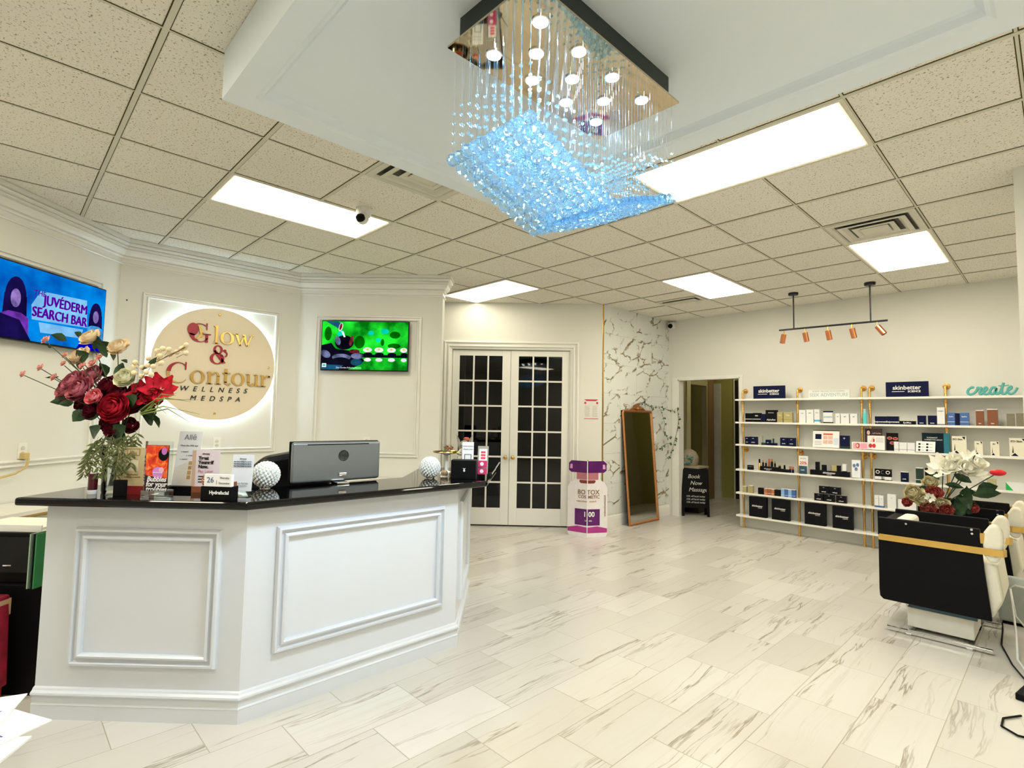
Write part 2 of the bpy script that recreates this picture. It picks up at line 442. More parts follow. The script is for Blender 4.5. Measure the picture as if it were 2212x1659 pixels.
# french doors
CAS = [(0, 0), (0, .022), (.010, .032), (.026, .034), (.030, .016), (.056, .014), (.060, .028), (.078, .030), (.083, .014), (.10, .012), (.11, .010), (.11, 0)]
mb = MB().sweep([(-2.165, 0), (-2.165, 2.49), (-.32, 2.49), (-.32, 0)], CAS, False, ax='y')
struct(mb.build('trim_7', TRIM, loc=(FD[0], FD[1], 0), rot=A45))
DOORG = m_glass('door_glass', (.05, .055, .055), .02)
KNOB = mat('aged_brass', (.62, .38, .14), .25, 1.0)
def french_door(name, s0, s1, gs0, gs1, knob_s, label):
    d = thing(name, label, 'door', (FD[0], FD[1], 0), A45); d['kind'] = 'structure'
    z0, z1, g0, g1 = .02, 2.366, .243, 2.29
    f = MB()
    f.box(s0, gs0, .02, .06, z0, z1); f.box(gs1, s1, .02, .06, z0, z1)
    f.box(gs0, gs1, .02, .06, z0, g0); f.box(gs0, gs1, .02, .06, g1, z1)
    f.build('door_leaf', TRIM, d, bevel=.003)
    mm = MB(); W = (gs1 - gs0); H = (g1 - g0)
    for i in (1, 2): mm.box(gs0 + W * i / 3 - .011, gs0 + W * i / 3 + .011, .022, .055, g0, g1)
    for j in range(1, 6): mm.box(gs0, gs1, .024, .053, g0 + H * j / 6 - .011, g0 + H * j / 6 + .011)
    mm.build('muntin_grid', TRIM, d)
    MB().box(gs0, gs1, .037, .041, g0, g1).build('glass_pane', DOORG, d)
    k = MB().lathe([(0.0, -.02), (.026, -.02), (.028, -.014), (.011, -.008), (.010, .02), (.02, .03), (.028, .045), (.026, .06), (.012, .068), (0, .07)], 18)
    k.build('door_knob', KNOB, d, True, loc=(knob_s, .018, .92), rot=(PI / 2, 0, 0))
    return d
french_door('door_1', -2.04, -1.248, -1.945, -1.36, -1.295, 'left leaf of the white french doors with eighteen dark panes')
french_door('door_2', -1.244, -.447, -1.137, -.547, -1.197, 'right leaf of the white french doors beside the purple bottle standee')
# door room behind: dark carpet box
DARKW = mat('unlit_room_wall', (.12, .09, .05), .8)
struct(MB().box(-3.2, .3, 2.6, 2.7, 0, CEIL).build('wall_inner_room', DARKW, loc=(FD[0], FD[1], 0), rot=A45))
# doorway casing and hallway beyond
mb = MB().box(-1.128, -1.036, 7.182, 7.2, 0, 2.09).box(-1.128, -.03, 7.184, 7.2, 2.09, 2.125).box(-.07, -.035, 7.186, 7.2, 0, 2.09)
mb.box(-1.036, -1.02, 7.19, 7.34, 0, 2.09).box(-.086, -.07, 7.19, 7.34, 0, 2.09).box(-1.036, -.07, 7.19, 7.34, 2.075, 2.09)
struct(mb.build('trim_8', TRIM))
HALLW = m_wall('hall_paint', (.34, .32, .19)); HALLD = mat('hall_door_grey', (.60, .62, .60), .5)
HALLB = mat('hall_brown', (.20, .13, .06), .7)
hl = bpy.data.lights.new('hall_fill_light', 'POINT'); hl.energy = 15; hl.color = (1, .88, .55); hl.shadow_soft_size = .12  # unseen point light with no fixture, added to brighten the hall
hlo = bpy.data.objects.new('hall_fill_light', hl); COL.objects.link(hlo); hlo.location = (-.6, 9.0, 2.45)
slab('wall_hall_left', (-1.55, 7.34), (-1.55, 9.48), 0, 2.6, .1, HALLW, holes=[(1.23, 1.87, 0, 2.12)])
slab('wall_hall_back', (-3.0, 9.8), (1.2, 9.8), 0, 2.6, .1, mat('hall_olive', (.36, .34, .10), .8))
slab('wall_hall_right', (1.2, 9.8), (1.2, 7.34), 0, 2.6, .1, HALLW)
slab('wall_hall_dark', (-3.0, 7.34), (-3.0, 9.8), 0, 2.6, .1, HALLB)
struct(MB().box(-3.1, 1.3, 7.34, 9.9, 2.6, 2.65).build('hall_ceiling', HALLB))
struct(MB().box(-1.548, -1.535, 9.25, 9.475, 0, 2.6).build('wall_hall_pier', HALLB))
struct(MB().box(-1.71, -1.545, 9.76, 9.80, 0, 2.2).box(-1.72, -1.535, 9.745, 9.80, 0, .11).build('door_3', HALLD))
struct(MB().box(-1.285, -1.262, 9.77, 9.8, 0, 2.3).box(-1.19, -1.17, 9.77, 9.8, 0, 2.3).build('trim_9', TRIM))
struct(MB().box(-1.26, -1.19, 9.775, 9.8, 0, 2.25).build('door_4', mat('dark_door', (.01, .012, .01), .4)))
struct(MB().box(-1.548, -1.53, 8.17, 8.28, .0, 2.2).build('door_5', mat('dark_door2', (.004, .004, .004), .6, spec=.1)))
struct(MB().box(-1.548, -1.53, 8.42, 8.555, .0, 2.35).build('ceiling_shadow_strips0', mat('hall_cream_trim', (.62, .58, .38), .5)))

# ------------------------------------------------------------------ ceiling fixtures
DIF = m_diffuser('light_diffuser', (1, .92, .74), TROFFER_W)
FRM = mat('light_frame', (.66, .62, .50), .5)
DIM = m_diffuser('light_diffuser_dim', (1, .92, .70), TROFFER_W * .38)
def light(x0, x1, y0, y1, label, DIF=DIF):
    t = thing('ceiling_light', label, 'ceiling light', ((x0 + x1) / 2, (y0 + y1) / 2, CEIL), group='recessed ceiling light panels')
    a, b = (x1 - x0) / 2, (y1 - y0) / 2
    f = MB().sweep([(-a, -b), (a, -b), (a, b), (-a, b)][::-1], [(0, 0), (0, -.008), (.02, -.010), (.034, -.004), (.034, 0)], True)
    f.build('frame', FRM, t)
    if b > a: MB().box(-b + .034, b - .034, -a + .034, a - .034, -.006, -.002).build('diffuser', DIF, t, rot=PI / 2)
    else: MB().box(-a + .034, a - .034, -b + .034, b - .034, -.006, -.002).build('diffuser', DIF, t)
    return t
light(-1.219, -.61, .61, 1.829, 'long cream light panel above the reception desk beside the white camera')
light(1.219, 2.438, 2.438, 3.048, 'largest glowing light panel beyond the crystal chandelier')
light(0, .61, 4.877, 6.096, 'light panel in the ceiling near the marble wall and dark vent')
light(-2.438, -1.219, 3.658, 4.267, 'light panel in the ceiling above the french doors', DIM)
light(1.829, 2.438, 4.877, 6.096, 'light panel directly behind the square metal air vent')
light(4.267, 5.486, 4.267, 4.877, 'unseen ceiling light panel added on the far right past the column')  # panels from here on are unseen, added to brighten the room
light(4.267, 5.486, 1.219, 1.829, 'unseen ceiling light panel added right of the camera')
light(1.829, 3.048, -1.219, -.61, 'unseen ceiling light panel added behind the camera near the desk')
light(4.267, 5.486, -1.829, -1.219, 'unseen ceiling light panel added behind the camera on the right')
light(-.61, .61, -1.219, -.61, 'unseen ceiling light panel added over the left end of the desk outside the picture')
VENTM = mat('vent_metal', (.62, .60, .50), .4); VD = mat('vent_dark', (.05, .045, .035), .6)
def vent(x0, x1, y0, y1, label):
    t = thing('ceiling_vent', label, 'air vent', ((x0 + x1) / 2, (y0 + y1) / 2, CEIL), group='square ceiling air vents')
    a, b = (x1 - x0) / 2 - .012, (y1 - y0) / 2 - .012
    MB().box(-a, a, -b, b, -.004, -.001).build('dark_throat', VD, t)
    MB().sweep([(-a, -b), (a, -b), (a, b), (-a, b)][::-1], [(0, -.002), (0, -.010), (.04, -.014), (.05, -.006), (.05, -.003)], True).build('flange', VENTM, t)
    for k in (1, 2):
        q = .085 * k + .01
        if a - q > .05 and b - q > .03:
            MB().sweep([(-a + q, -b + q), (a - q, -b + q), (a - q, b - q), (-a + q, b - q)][::-1], [(0, -.003), (-.028, -.022), (.004, -.022), (.03, -.004)], True).build('louver', VENTM, t)
    q = .20
    if a > q + .02 and b > q + .02: MB().box(-a + q, a - q, -b + q, b - q, -.024, -.018).build('centre_plate', VENTM, t)
    return t
vent(0, .61, 1.219, 1.829, 'square louvred vent half hidden behind the soffit box')
vent(1.829, 2.438, 4.267, 4.877, 'square louvred vent in front of a light panel on the right')
vent(-.61, 0, 5.79, 6.096, 'narrow dark vent left of the light panel near the marble wall')
# cameras
wp = mat('camera_white_plastic', (.75, .74, .70), .35)
t = thing('security_camera', 'white turret security camera on the ceiling beside the desk light panel', 'camera', (-.535, 1.52, CEIL - .001))
MB().lathe([(.055, 0), (.058, -.03), (.05, -.06), (.045, -.065)][::-1], 24).build('mount', wp, t, True)
e = MB().sph((0, 0, 0), .048, 18, 12); e.build('eyeball', wp, t, True, loc=(.02, -.02, -.085))
MB().lathe([(.034, 0), (.034, .02), (.026, .026), (0, .026)], 18).build('lens', BLACK, t, True, loc=(.05, -.05, -.105), rot=(R(65), 0, R(45)))
t = thing('security_camera', 'small white camera with black lens in the corner above the marble wall', 'camera', (-1.115, 7.11, 2.94))
MB().box(-.055, .055, 0, .09, -.05, .05).build('housing', wp, t, bevel=.015)
MB().lathe([(.036, 0), (.036, .02), (.03, .026), (0, .03)], 18).build('lens', BLACK, t, True, loc=(0, .002, -.01), rot=(PI / 2, 0, R(10)))
# ---------------------------------------------------------------- chandelier
ch = thing('crystal_chandelier', 'rectangular mirror-plate chandelier with blue crystal balls hanging in a v wave', 'chandelier', (1.88, 1.08, 2.84))
PX, PY, PZ = .206, .43, -.11
MB().box(-PX + .03, PX - .03, -PY + .03, PY - .03, PZ + .008, -.0).build('canopy_box', mat('dark_steel', (.03, .04, .035), .35, .5), ch)
MB().box(-PX, PX, -PY, PY, PZ, PZ + .008).build('mirror_plate', mat('bronze_mirror', (.62, .52, .36), .03, 1.0, amt=.02), ch)
LEDE = G('led_face'); e_ = LEDE.n('ShaderNodeEmission'); LEDE.put(e_.inputs[0], LEDE.mix(LEDE.noise(LEDE.coord(), 8), (.86, .95, 1), (.9, .97, 1))); e_.inputs[1].default_value = 40.0; LEDM = LEDE.out(e_)
lamps = [(-.113, y) for y in (-.295, -.098, .1, .3)] + [(.113, y) for y in (-.295, -.098, .1, .3)] + [(0, y) for y in (-.195, .003, .2)]
lm_r = MB().lathe([(.028, -.006), (.030, -.004), (.030, .001)], 20).mesh('lamp_ring'); lm_r.materials.append(CHROME)
lm_f = MB().lathe([(.0, -.0075), (.025, -.0075), (.025, -.003)], 20).mesh('lamp_face'); lm_f.materials.append(LEDM)
LEDL = []
for i, (x, y) in enumerate(lamps):
    o = inst(lm_r, 'lamp_ring', ch, (x, y, PZ)); inst(lm_f, 'lamp_face', o)
    sd = bpy.data.lights.new('lamp_beam', 'SPOT'); sd.energy = LED_W; sd.color = (.60, .80, 1.0); sd.spot_size = R(150); sd.spot_blend = .6; sd.shadow_soft_size = .02
    so = bpy.data.objects.new('lamp_beam', sd); COL.objects.link(so); so.parent = ch; so.location = (x, y, PZ - .012); so['kind'] = 'helper'
CRY = m_crystal()
def vz(y):      # height of the hanging balls below the plate along the length
    t_ = abs(y + .01) / .43
    return -.50 - .155 * max(0, 1 - t_) ** .95 - PZ * 0
ball = bpy.data.meshes.new('crystal_ball')
bm_ = MB().sph((0, 0, 0), .0225, 9, 7); ball = bm_.mesh('crystal_ball'); ball.materials.append(CRY)
NX, NY = 10, 21
cells = []
for i in range(NX):
    for j in range(NY):
        x = -PX + .022 + (2 * PX - .044) * i / (NX - 1); y = -PY + .02 + (2 * PY - .04) * j / (NY - 1)
        cells.append((x, y, vz(y) + random.uniform(-.004, .004), i, j))
def strand(mb, x, y, z):
    mb.tube([(x, y, PZ), (x, y, z + .02)], .0004, 3, False)
    L_ = PZ - z
    for q in range(4):
        zz = z + .055 + q * .034 + ((int(x * 911 + y * 577)) % 5) * .006
        if zz < PZ - .04: mb.add([(x + .0075, y, zz), (x, y + .0075, zz), (x - .0075, y, zz), (x, y - .0075, zz), (x, y, zz + .0065), (x, y, zz - .0065)],
                                 [(0, 1, 4), (1, 2, 4), (2, 3, 4), (3, 0, 4), (1, 0, 5), (2, 1, 5), (3, 2, 5), (0, 3, 5)])
cells.sort(key=lambda c: c[2] + .35 * c[0])          # lowest and nearest the outer edge first
rest_s, rest_b = MB(), MB()
for k, (x, y, z, i, j) in enumerate(cells):
    if k < 96:
        s_ = MB(); strand(s_, x, y, z); so = s_.build('crystal_strand', CRY, ch)
        inst(ball, 'crystal_ball', so, (x, y, z), (random.random() * 3, random.random() * 3, 0))
    else:
        strand(rest_s, x, y, z); rest_b.sph((x, y, z), .0225, 9, 7)
o = rest_s.build('crystal_strand', CRY, ch); o['kind'] = 'stuff'
o = rest_b.build('crystal_ball', CRY, ch); o['kind'] = 'stuff'
rest_c = MB()
for i in range(0, NX, 2):
    for j in range(NY):
        x = -PX + .035 + (2 * PX - .08) * (i + .5) / NX; y = -PY + .035 + (2 * PY - .08) * (j + .5) / NY
        rest_c.sph((x, y, vz(y) + .026), .012, 7, 5)
o = rest_c.build('small_crystal', CRY, ch); o['kind'] = 'stuff'
# ------------------------------------------------------------------ alcove: screens and sign
def emi(name, c, s=1.0, ns=6, amt=.1, c2=None):
    if name in MC: return MC[name]
    g = G(name); e = g.n('ShaderNodeEmission'); g.put(e.inputs[0], g.mix(g.ramp(g.noise(g.coord(), ns, 3), [(.35, (0, 0, 0)), (.65, (1, 1, 1))]), vary(c, 1 - amt), c2 or vary(c, 1 + amt))); e.inputs[1].default_value = s
    MC[name] = g.out(e); return MC[name]
def flat(poly, y, mat_, name, parent, label=None):
    """thin screen shape: 2D polygon (x, z) at depth y, facing -y"""
    mb = MB(); mb.prism(poly, y, y + .0004, 'y'); return mb.build(name, mat_, parent, label=label)
def ell(cx, cz, rx, rz, n=18, rot=0.0, a0=0, a1=360):
    c, s = math.cos(rot), math.sin(rot); out = []
    m = n if a1 - a0 >= 360 else n + 1
    for i in range(m):
        a = R(a0 + (a1 - a0) * i / n); x, z = rx * math.cos(a), rz * math.sin(a); out.append((cx + x * c - z * s, cz + x * s + z * c))
    return out
BEZ = mat('screen_bezel', (.003, .003, .004), .4, spec=.2)
def tv(label, p0, ang, s0, s1, z0, z1, bg, tilt=0.0):
    ca, sa = math.cos(R(ang)), math.sin(R(ang))
    sc = (s0 + s1) / 2
    t = thing('wall_television', label, 'television', (p0[0] + ca * sc, p0[1] + sa * sc, (z0 + z1) / 2), (tilt, 0, R(ang)), 'wall mounted televisions')
    W, H = (s1 - s0) / 2, (z1 - z0) / 2
    MB().box(-W, W, -.075, -.035, -H, H).build('casing', BEZ, t, bevel=.004)
    MB().box(-.2, .2, -.036, -.0, -.12, .12).build('wall_bracket', BEZ, t)
    sc_ = MB().box(-W + .009, W - .009, -.0765, -.075, -H + .012, H - .009).build('screen', bg, t)
    return t, sc_, W - .009, H - .011
GRN = emi('screen_green', (.0, .42, .01), 1.0, 5.0, .6, (.02, 1.0, .04))
t, s_, W, H = tv('television showing a green zen picture of stones water and white flowers', B1, 45, .288, 1.264, 1.937, 2.495, GRN)
Y = -.0772
def Q(px, py, k=0): return (-W + 2 * W * (px - 318) / (1780 - 318), H - 2 * H * (py - 290) / (1115 - 290))     # picture frame of the zoomed screen
def pol(pts, mat_, name, k=0, label=None): return flat([Q(*p) for p in pts], Y - .0005 * k, mat_, name, s_, label)
def el(cx, cy, rx, ry, mat_, name, k=0, rot=0.0, label=None):
    c = Q(cx, cy); return flat(ell(c[0], c[1], rx * 2 * W / 1462, ry * 2 * H / 825, 18, rot), Y - .0005 * k, mat_, name, s_, label)
DKB = emi('screen_black', (.004, .004, .012), 1, 6, .5); STN = emi('screen_stone', (.05, .06, .16), 1, 9, .7, (.25, .28, .5)); WHT = emi('screen_white', (.9, .92, .92), 1, 20, .15)
BRN = emi('screen_brown', (.03, .004, .01), 1, 12, .5, (.3, .03, .05)); CYN = emi('screen_cyan', (.0, .7, .5), 1, 6, .2); TEAL = emi('screen_teal', (.01, .08, .16), 1, 6, .5); YEL = emi('screen_yellow', (.7, .7, .05), 1)
DGR = emi('screen_dark_green', (.0, .12, .0), 1, 5, .5)
for cx, cy, rx, ry in ((1150, 480, 50, 40), (1385, 450, 70, 45), (1275, 600, 45, 35), (640, 500, 60, 60)): el(cx, cy, rx, ry, CYN, 'light_spot', 0)
for cx, cy, rx, ry in ((1560, 510, 90, 60), (960, 640, 90, 110), (1550, 700, 110, 45), (420, 500, 60, 120), (1350, 640, 30, 60)): el(cx, cy, rx, ry, DGR, 'leaf_shade', 0)
pol([(318, 1115), (318, 700), (480, 660), (560, 760), (900, 800), (1060, 850), (1780, 860), (1780, 900), (1000, 900), (1050, 960), (960, 1040), (780, 1115)], DKB, 'dark_rocks', 1)
pol([(380, 290), (590, 290), (640, 330), (600, 420), (560, 390)], TEAL, 'bamboo_spout', 1)
el(632, 385, 32, 75, WHT, 'spout_rim', 2, -.25); el(632, 380, 22, 60, BRN, 'spout_mouth', 3, -.25)
pol([(640, 455), (675, 455), (720, 555), (690, 560)], WHT, 'water_stream', 3)
el(700, 650, 160, 125, DKB, 'pot', 2); el(590, 620, 45, 80, STN, 'pot_highlight', 3, .3); el(820, 620, 30, 90, BRN, 'pot_highlight', 3, -.2)
el(660, 905, 160, 60, STN, 'stone', 3); el(650, 960, 150, 55, DKB, 'stone', 4); el(930, 880, 110, 50, STN, 'stone', 3); el(920, 985, 100, 60, TEAL, 'stone', 2); el(390, 850, 90, 60, STN, 'stone', 3, -.5); el(880, 800, 90, 35, BRN, 'stone', 3)
pol([(318, 1115), (318, 1030), (700, 1040), (620, 1115)], TEAL, 'water', 2)
for cx in (1105, 1300, 1512, 1720):
    w_ = 75 if cx < 1700 else 60
    el(cx - 5, 770, w_, 42, WHT, 'flower', 3); el(cx - 5, 762, 22, 16, YEL, 'flower_centre', 4); el(cx, 940, w_ * .8, 32, WHT, 'flower_reflection', 3); el(cx + 5, 845, w_, 30, DKB, 'flower_stone', 2)
pol([(335, 1010), (408, 1010), (408, 1078), (335, 1078)], WHT, 'logo_square', 3); pol([(350, 1030), (395, 1030), (395, 1060), (350, 1060)], CYN, 'logo_mark', 4)
text('Zen Garden Relaxing Sounds', .024, WHT, s_, (Q(790, 1080)[0], Y - .0022, Q(0, 1082)[1]), 'caption', .0002)

BLU = emi('screen_blue', (.0, .10, .62), 1.0, 3.0, .3, (.0, .32, .95))
t, s_, W, H = tv('television showing a blue advert with purple lettering and two long haired women', A0, 135, -1.225, -.243, 1.935, 2.492, BLU, 0.0)
def Q(px, py): return (-W + 2 * W * px, H - 2 * H * py)
PUR = emi('screen_purple', (.10, .0, .32), 1.0, 4, .2); PALE = emi('screen_pale_blue', (.22, .55, .95), 1, 8, .15); DKP = emi('screen_dark_violet', (.008, .004, .06), 1, 6, .5)
SKN = emi('screen_skin', (.18, .12, .42), 1, 12, .4, (.35, .22, .6)); DPR = emi('screen_violet_dress', (.14, .03, .35), 1, 10, .5); NVB = emi('screen_deep_blue', (.0, .0, .45), 1)
def pol(pts, m, name, k=1): return flat([Q(*p) for p in pts], Y - .0005 * k, m, name, s_)
pol([(.36, .28), (.80, .24), (.82, .66), (.30, .70), (.29, .5)], PALE, 'text_backing', 1)
pol([(.36, .72), (.78, .70), (.76, .84), (.38, .86)], PALE, 'search_field', 1)
text('JUVÉDERM', .105, PUR, s_, (Q(.60, 0)[0], Y - .0015, Q(0, .40)[1]), 'lettering', .0003, sx=.82)
text('SEARCH BAR', .105, PUR, s_, (Q(.555, 0)[0], Y - .0015, Q(0, .59)[1]), 'lettering', .0003, sx=.82)
for dx_ in (-.004, .004):
    text('JUVÉDERM', .105, PUR, s_, (Q(.60, 0)[0] + dx_, Y - .0016, Q(0, .40)[1] + dx_ * .5), 'lettering', .0003, sx=.82)
    text('SEARCH BAR', .105, PUR, s_, (Q(.555, 0)[0] + dx_, Y - .0016, Q(0, .59)[1] + dx_ * .5), 'lettering', .0003, sx=.82)
text('THE', .055, PUR, s_, (Q(.355, 0)[0], Y - .0015, Q(0, .32)[1]), 'lettering', .0003, bold=.0008)
def woman(cx, top, sc, dress):
    c = lambda x, y: (cx + x * sc, top + y * sc * 1.75)
    flat([Q(*p) for p in [c(.085 * math.cos(a), .16 + .16 * math.sin(a)) for a in [2 * PI * i / 18 for i in range(18)]]], Y - .0006, DKP, 'hair', s_)
    flat([Q(*p) for p in [c(-.095, .33), c(-.088, .14), c(.088, .14), c(.098, .33), c(.06, .36), c(-.05, .36)]], Y - .0005, DKP, 'hair', s_)
    flat([Q(*p) for p in [c(-.09, .46), c(-.11, .30), c(-.05, .27), c(.05, .27), c(.11, .30), c(.12, .46)]], Y - .001, dress, 'dress', s_)
    flat([Q(*p) for p in [c(.040 * math.cos(a), .165 + .072 * math.sin(a)) for a in [2 * PI * i / 16 for i in range(16)]]], Y - .0015, SKN, 'face', s_)
woman(.16, .17, 1.0, DPR); woman(.905, .24, .78, emi('screen_sky_dress', (.05, .3, .8), 1, 20, .6))
pol([(0, 1), (0, .68), (.20, .74), (.30, .99), (.30, 1)], DKP, 'sofa_dark', 3)
pol([(.72, 1), (.76, .9), (.85, .84), (.98, .86), (1, 1)], NVB, 'blue_chair', 3)

# ---- round backlit sign, disc centre on wall_alcove
SG = thing('round_sign', 'round cream backlit sign with gold and red lettering on the alcove wall', 'sign', (-2.845, 1.165, 1.935), PI / 2)
SB = mat('sign_board_cream', (.78, .68, .50), .35, ns=60, amt=.03)
MB().lathe([(0, 0), (.562, 0), (.562, .012), (0, .012)], 72).build('disc', SB, SG, loc=(0, -.045, 0), rot=(PI / 2, 0, 0))
g = G('sign_led'); e = g.n('ShaderNodeEmission'); g.put(e.inputs[0], g.mix(g.noise(g.coord(), 9), (.55, .78, 1), (.62, .84, 1))); e.inputs[1].default_value = 40.0; LEDS = g.out(e)
MB().lathe([(.505, .004), (.52, .004), (.52, .016), (.505, .016), (.505, .004)], 72).build('led_strip', LEDS, SG, loc=(0, -.012, 0), rot=(PI / 2, 0, 0))
MB().lathe([(.50, .0), (.47, .0), (.47, .043), (.50, .043), (.50, 0)], 48).build('spacer_ring', TRIM, SG, loc=(0, -.001, 0), rot=(PI / 2, 0, 0))
gm = mat('gold_letter', (.62, .40, .12), .22, .9, ns=10, amt=.15); rm = mat('crimson_letter', (.36, .005, .02), .35)
def strip(outer, inner, closed=True):
    return outer, inner, closed
def glyph(shapes, name, m, x, z, sc, parent=SG, sk=0.0, yo=0.0):
    """shapes: list of polygons or (outer, inner, closed) strips in unit em; letters stand 12 mm proud"""
    mb = MB(); y0, y1 = -.071 - yo, -.057
    for s in shapes:
        if isinstance(s, tuple):
            o, i, cl = s; n = len(o)
            for k in range(n if cl else n - 1):
                j = (k + 1) % n
                mb.prism([(p[0] * sc + p[1] * sc * sk, p[1] * sc) for p in (o[k], o[j], i[j], i[k])], y0, y1, 'y')
        else: mb.prism([(p[0] * sc + p[1] * sc * sk, p[1] * sc) for p in s], y0, y1, 'y')
    return mb.build(name, m, parent, loc=(x, 0, z))
def rect(x0, x1, z0, z1): return [(x0, z0), (x1, z0), (x1, z1), (x0, z1)]
def g_o(): return [(arc(.25, .24, .25, .25, 0, 360, 24)[:-1], arc(.25, .24, .14, .225, 0, 360, 24)[:-1], True)]
def g_l(): return [rect(.07, .17, 0, .78), rect(0, .24, 0, .03), [(0, .74), (.07, .78), (.07, .70)]]
def g_n(): return [rect(.06, .16, 0, .46), rect(0, .22, 0, .03), rect(.36, .46, 0, .32), rect(.30, .52, 0, .03), [(0, .44), (.06, .48), (.06, .40)],
                   (arc(.31, .30, .15, .18, 0, 160, 10), arc(.31, .30, .05, .145, 0, 160, 10), False)]
def g_t(): return [rect(.08, .18, .08, .62), rect(0, .30, .43, .47), (arc(.22, .12, .14, .13, 180, 320, 8), arc(.22, .12, .05, .09, 180, 320, 8), False)]
def g_u(): return [rect(.06, .16, .14, .47), rect(0, .1, .44, .47), rect(.36, .46, 0, .47), rect(.30, .4, .44, .47), rect(.44, .52, 0, .03),
                   (arc(.21, .16, .15, .17, 180, 340, 10), arc(.21, .16, .05, .13, 180, 340, 10), False)]
def g_r(): return [rect(.06, .16, 0, .46), rect(0, .24, 0, .03), [(0, .44), (.06, .48), (.06, .40)], (arc(.30, .28, .15, .19, 50, 170, 8), arc(.30, .28, .10, .13, 50, 170, 8), False), ell(.36, .41, .05, .05, 10)]
def g_w(): return [[(0, .47), (.11, .47), (.24, .0), (.18, 0)], [(.18, 0), (.24, 0), (.36, .40), (.33, .44)], [(.28, .47), (.39, .47), (.51, 0), (.45, 0)], [(.45, 0), (.51, 0), (.67, .47), (.64, .47)], rect(-.05, .16, .44, .47), rect(.57, .74, .44, .47)]
def g_C(a1=318): return [(arc(.38, .38, .38, .39, 42, a1, 24), arc(.42, .38, .30, .36, 50, a1, 24), False), rect(.62, .66, .50, .80)]
def g_amp(): return [(arc(.30, .58, .17, .18, 0, 360, 20)[:-1], arc(.30, .58, .09, .15, 0, 360, 20)[:-1], True), (arc(.28, .22, .26, .23, 30, 400, 24), arc(.28, .22, .15, .19, 30, 400, 24), False),
                     [(.12, .52), (.22, .56), (.60, .06), (.48, .04)], (arc(.50, .42, .16, .14, -60, 70, 8), arc(.50, .42, .11, .10, -60, 70, 8), False), ell(.55, .56, .06, .05, 10)]
# local x = world y - 1.165
zG = .205; sG = .205
glyph([(arc(.38, .38, .38, .39, 50, 330, 22), arc(.42, .38, .27, .36, 56, 326, 22), False), rect(.60, .70, .0, .34), rect(.50, .80, .32, .36), rect(.62, .66, .52, .80)], 'letter', rm, -.265, zG, .24)
glyph([ell(.18, .50, .20, .26, 18), [(.02, .34), (.26, .30), (.22, .10), (.10, .22)]], 'hair_silhouette', rm, -.275, zG, .24, yo=.0015)
glyph([[(.26, .72), (.36, .62), (.44, .50), (.50, .40), (.42, .38), (.46, .22), (.36, .20), (.30, .06), (.22, .12), (.36, .32), (.32, .50)]], 'face_silhouette', gm, -.255, zG, .24, yo=.003)
x = -.05
glyph(g_l(), 'letter', gm, x, zG, .235, sk=0); glyph(g_o(), 'letter', gm, x + .062, zG + .002, .26); glyph(g_w(), 'letter', gm, x + .20, zG + .002, .25)
glyph(g_amp(), 'ampersand', rm, -.075, .0, .25)
glyph([(arc(.38, .38, .38, .40, 42, 175, 16), arc(.42, .38, .28, .37, 48, 175, 16), False), rect(.62, .66, .50, .80)], 'letter', rm, -.435, -.205, .25)
glyph([(arc(.38, .38, .38, .40, 175, 320, 16), arc(.42, .38, .32, .37, 175, 316, 16), False)], 'letter', gm, -.435, -.205, .25)
x = -.235
for fn, adv in ((g_o, .142), (g_n, .142), (g_t, .086), (g_o, .138), (g_u, .140), (g_r, .12)):
    glyph(fn(), 'letter', gm, x, -.205, .26); x += adv
text('WELLNESS', .070, INK, SG, (-.015, -.062, -.262), 'lettering', .004, bold=0, shear=.25, space=2.15)
text('MEDSPA', .070, INK, SG, (.0, -.062, -.352), 'lettering', .004, bold=0, shear=.25, space=2.15)
sc_m = MB().lathe([(.012, 0), (.012, .006), (.006, .01), (0, .01)], 14).mesh('sign_screw'); sc_m.materials.append(GOLD)
for a in (90, 180, 0, 270): inst(sc_m, 'screw', SG, (.50 * math.cos(R(a)), -.056, .50 * math.sin(R(a))), (PI / 2, 0, 0))
# wall outlets, wall hole
OUT = mat('outlet_plastic', (.82, .81, .76), .35)
def outlet(p0, ang, s, z, label, plug=False):
    t = thing('wall_outlet', label, 'outlet', (p0[0] + math.cos(R(ang)) * s, p0[1] + math.sin(R(ang)) * s, z), R(ang), 'alcove wall outlets')
    MB().box(-.036, .036, -.007, .0, -.058, .058).build('cover_plate', OUT, t, bevel=.003)
    for dz in (-.02, .02):
        MB().lathe([(.016, 0), (.016, .004), (0, .004)], 14).build('socket', mat('outlet_socket', (.62, .60, .52), .4), t, loc=(0, -.006, dz), rot=(PI / 2, 0, 0))
    return t
t = outlet(A0, 135, -.843, 1.135, 'outlet under the blue television with a tan plug in it')
cp = mat('tan_cable', (.55, .42, .16), .5)
tt = thing('power_cord', 'tan power cord plugged into the outlet under the blue television', 'cord', (0, 0, 0))  # tan power cord running from the plug in the wall outlet
ox, oy = A0[0] + .7071 * .843, A0[1] - .7071 * .843
MB().box(-.022, .022, -.045, -.0068, -.04, .008).build('plug', cp, tt, loc=(ox, oy, 1.115), rot=R(135), bevel=.005)
MB().tube([(ox + .05, oy + .04, 1.08), (ox + .06, oy + .03, 1.02), (ox + .12, oy - .03, .98), (ox + .3, oy - .25, .93), (ox + .5, oy - .5, .90)], .008, 8).build('cable', cp, tt, True)
outlet(A0, 90, 1.215 - .34, 1.135, 'outlet below the round sign behind the white cards')
outlet(B1, 45, .815, 1.15, 'outlet below the green television above the silver monitor')
tag(MB().lathe([(.007, 0), (.004, .004), (0, .004)], 10).build('wall_anchor', BLACK, loc=(-2.845, .399, 2.467), rot=(PI / 2, 0, PI / 2)), 'tiny dark anchor hole on the wall left of the round sign', 'wall anchor')

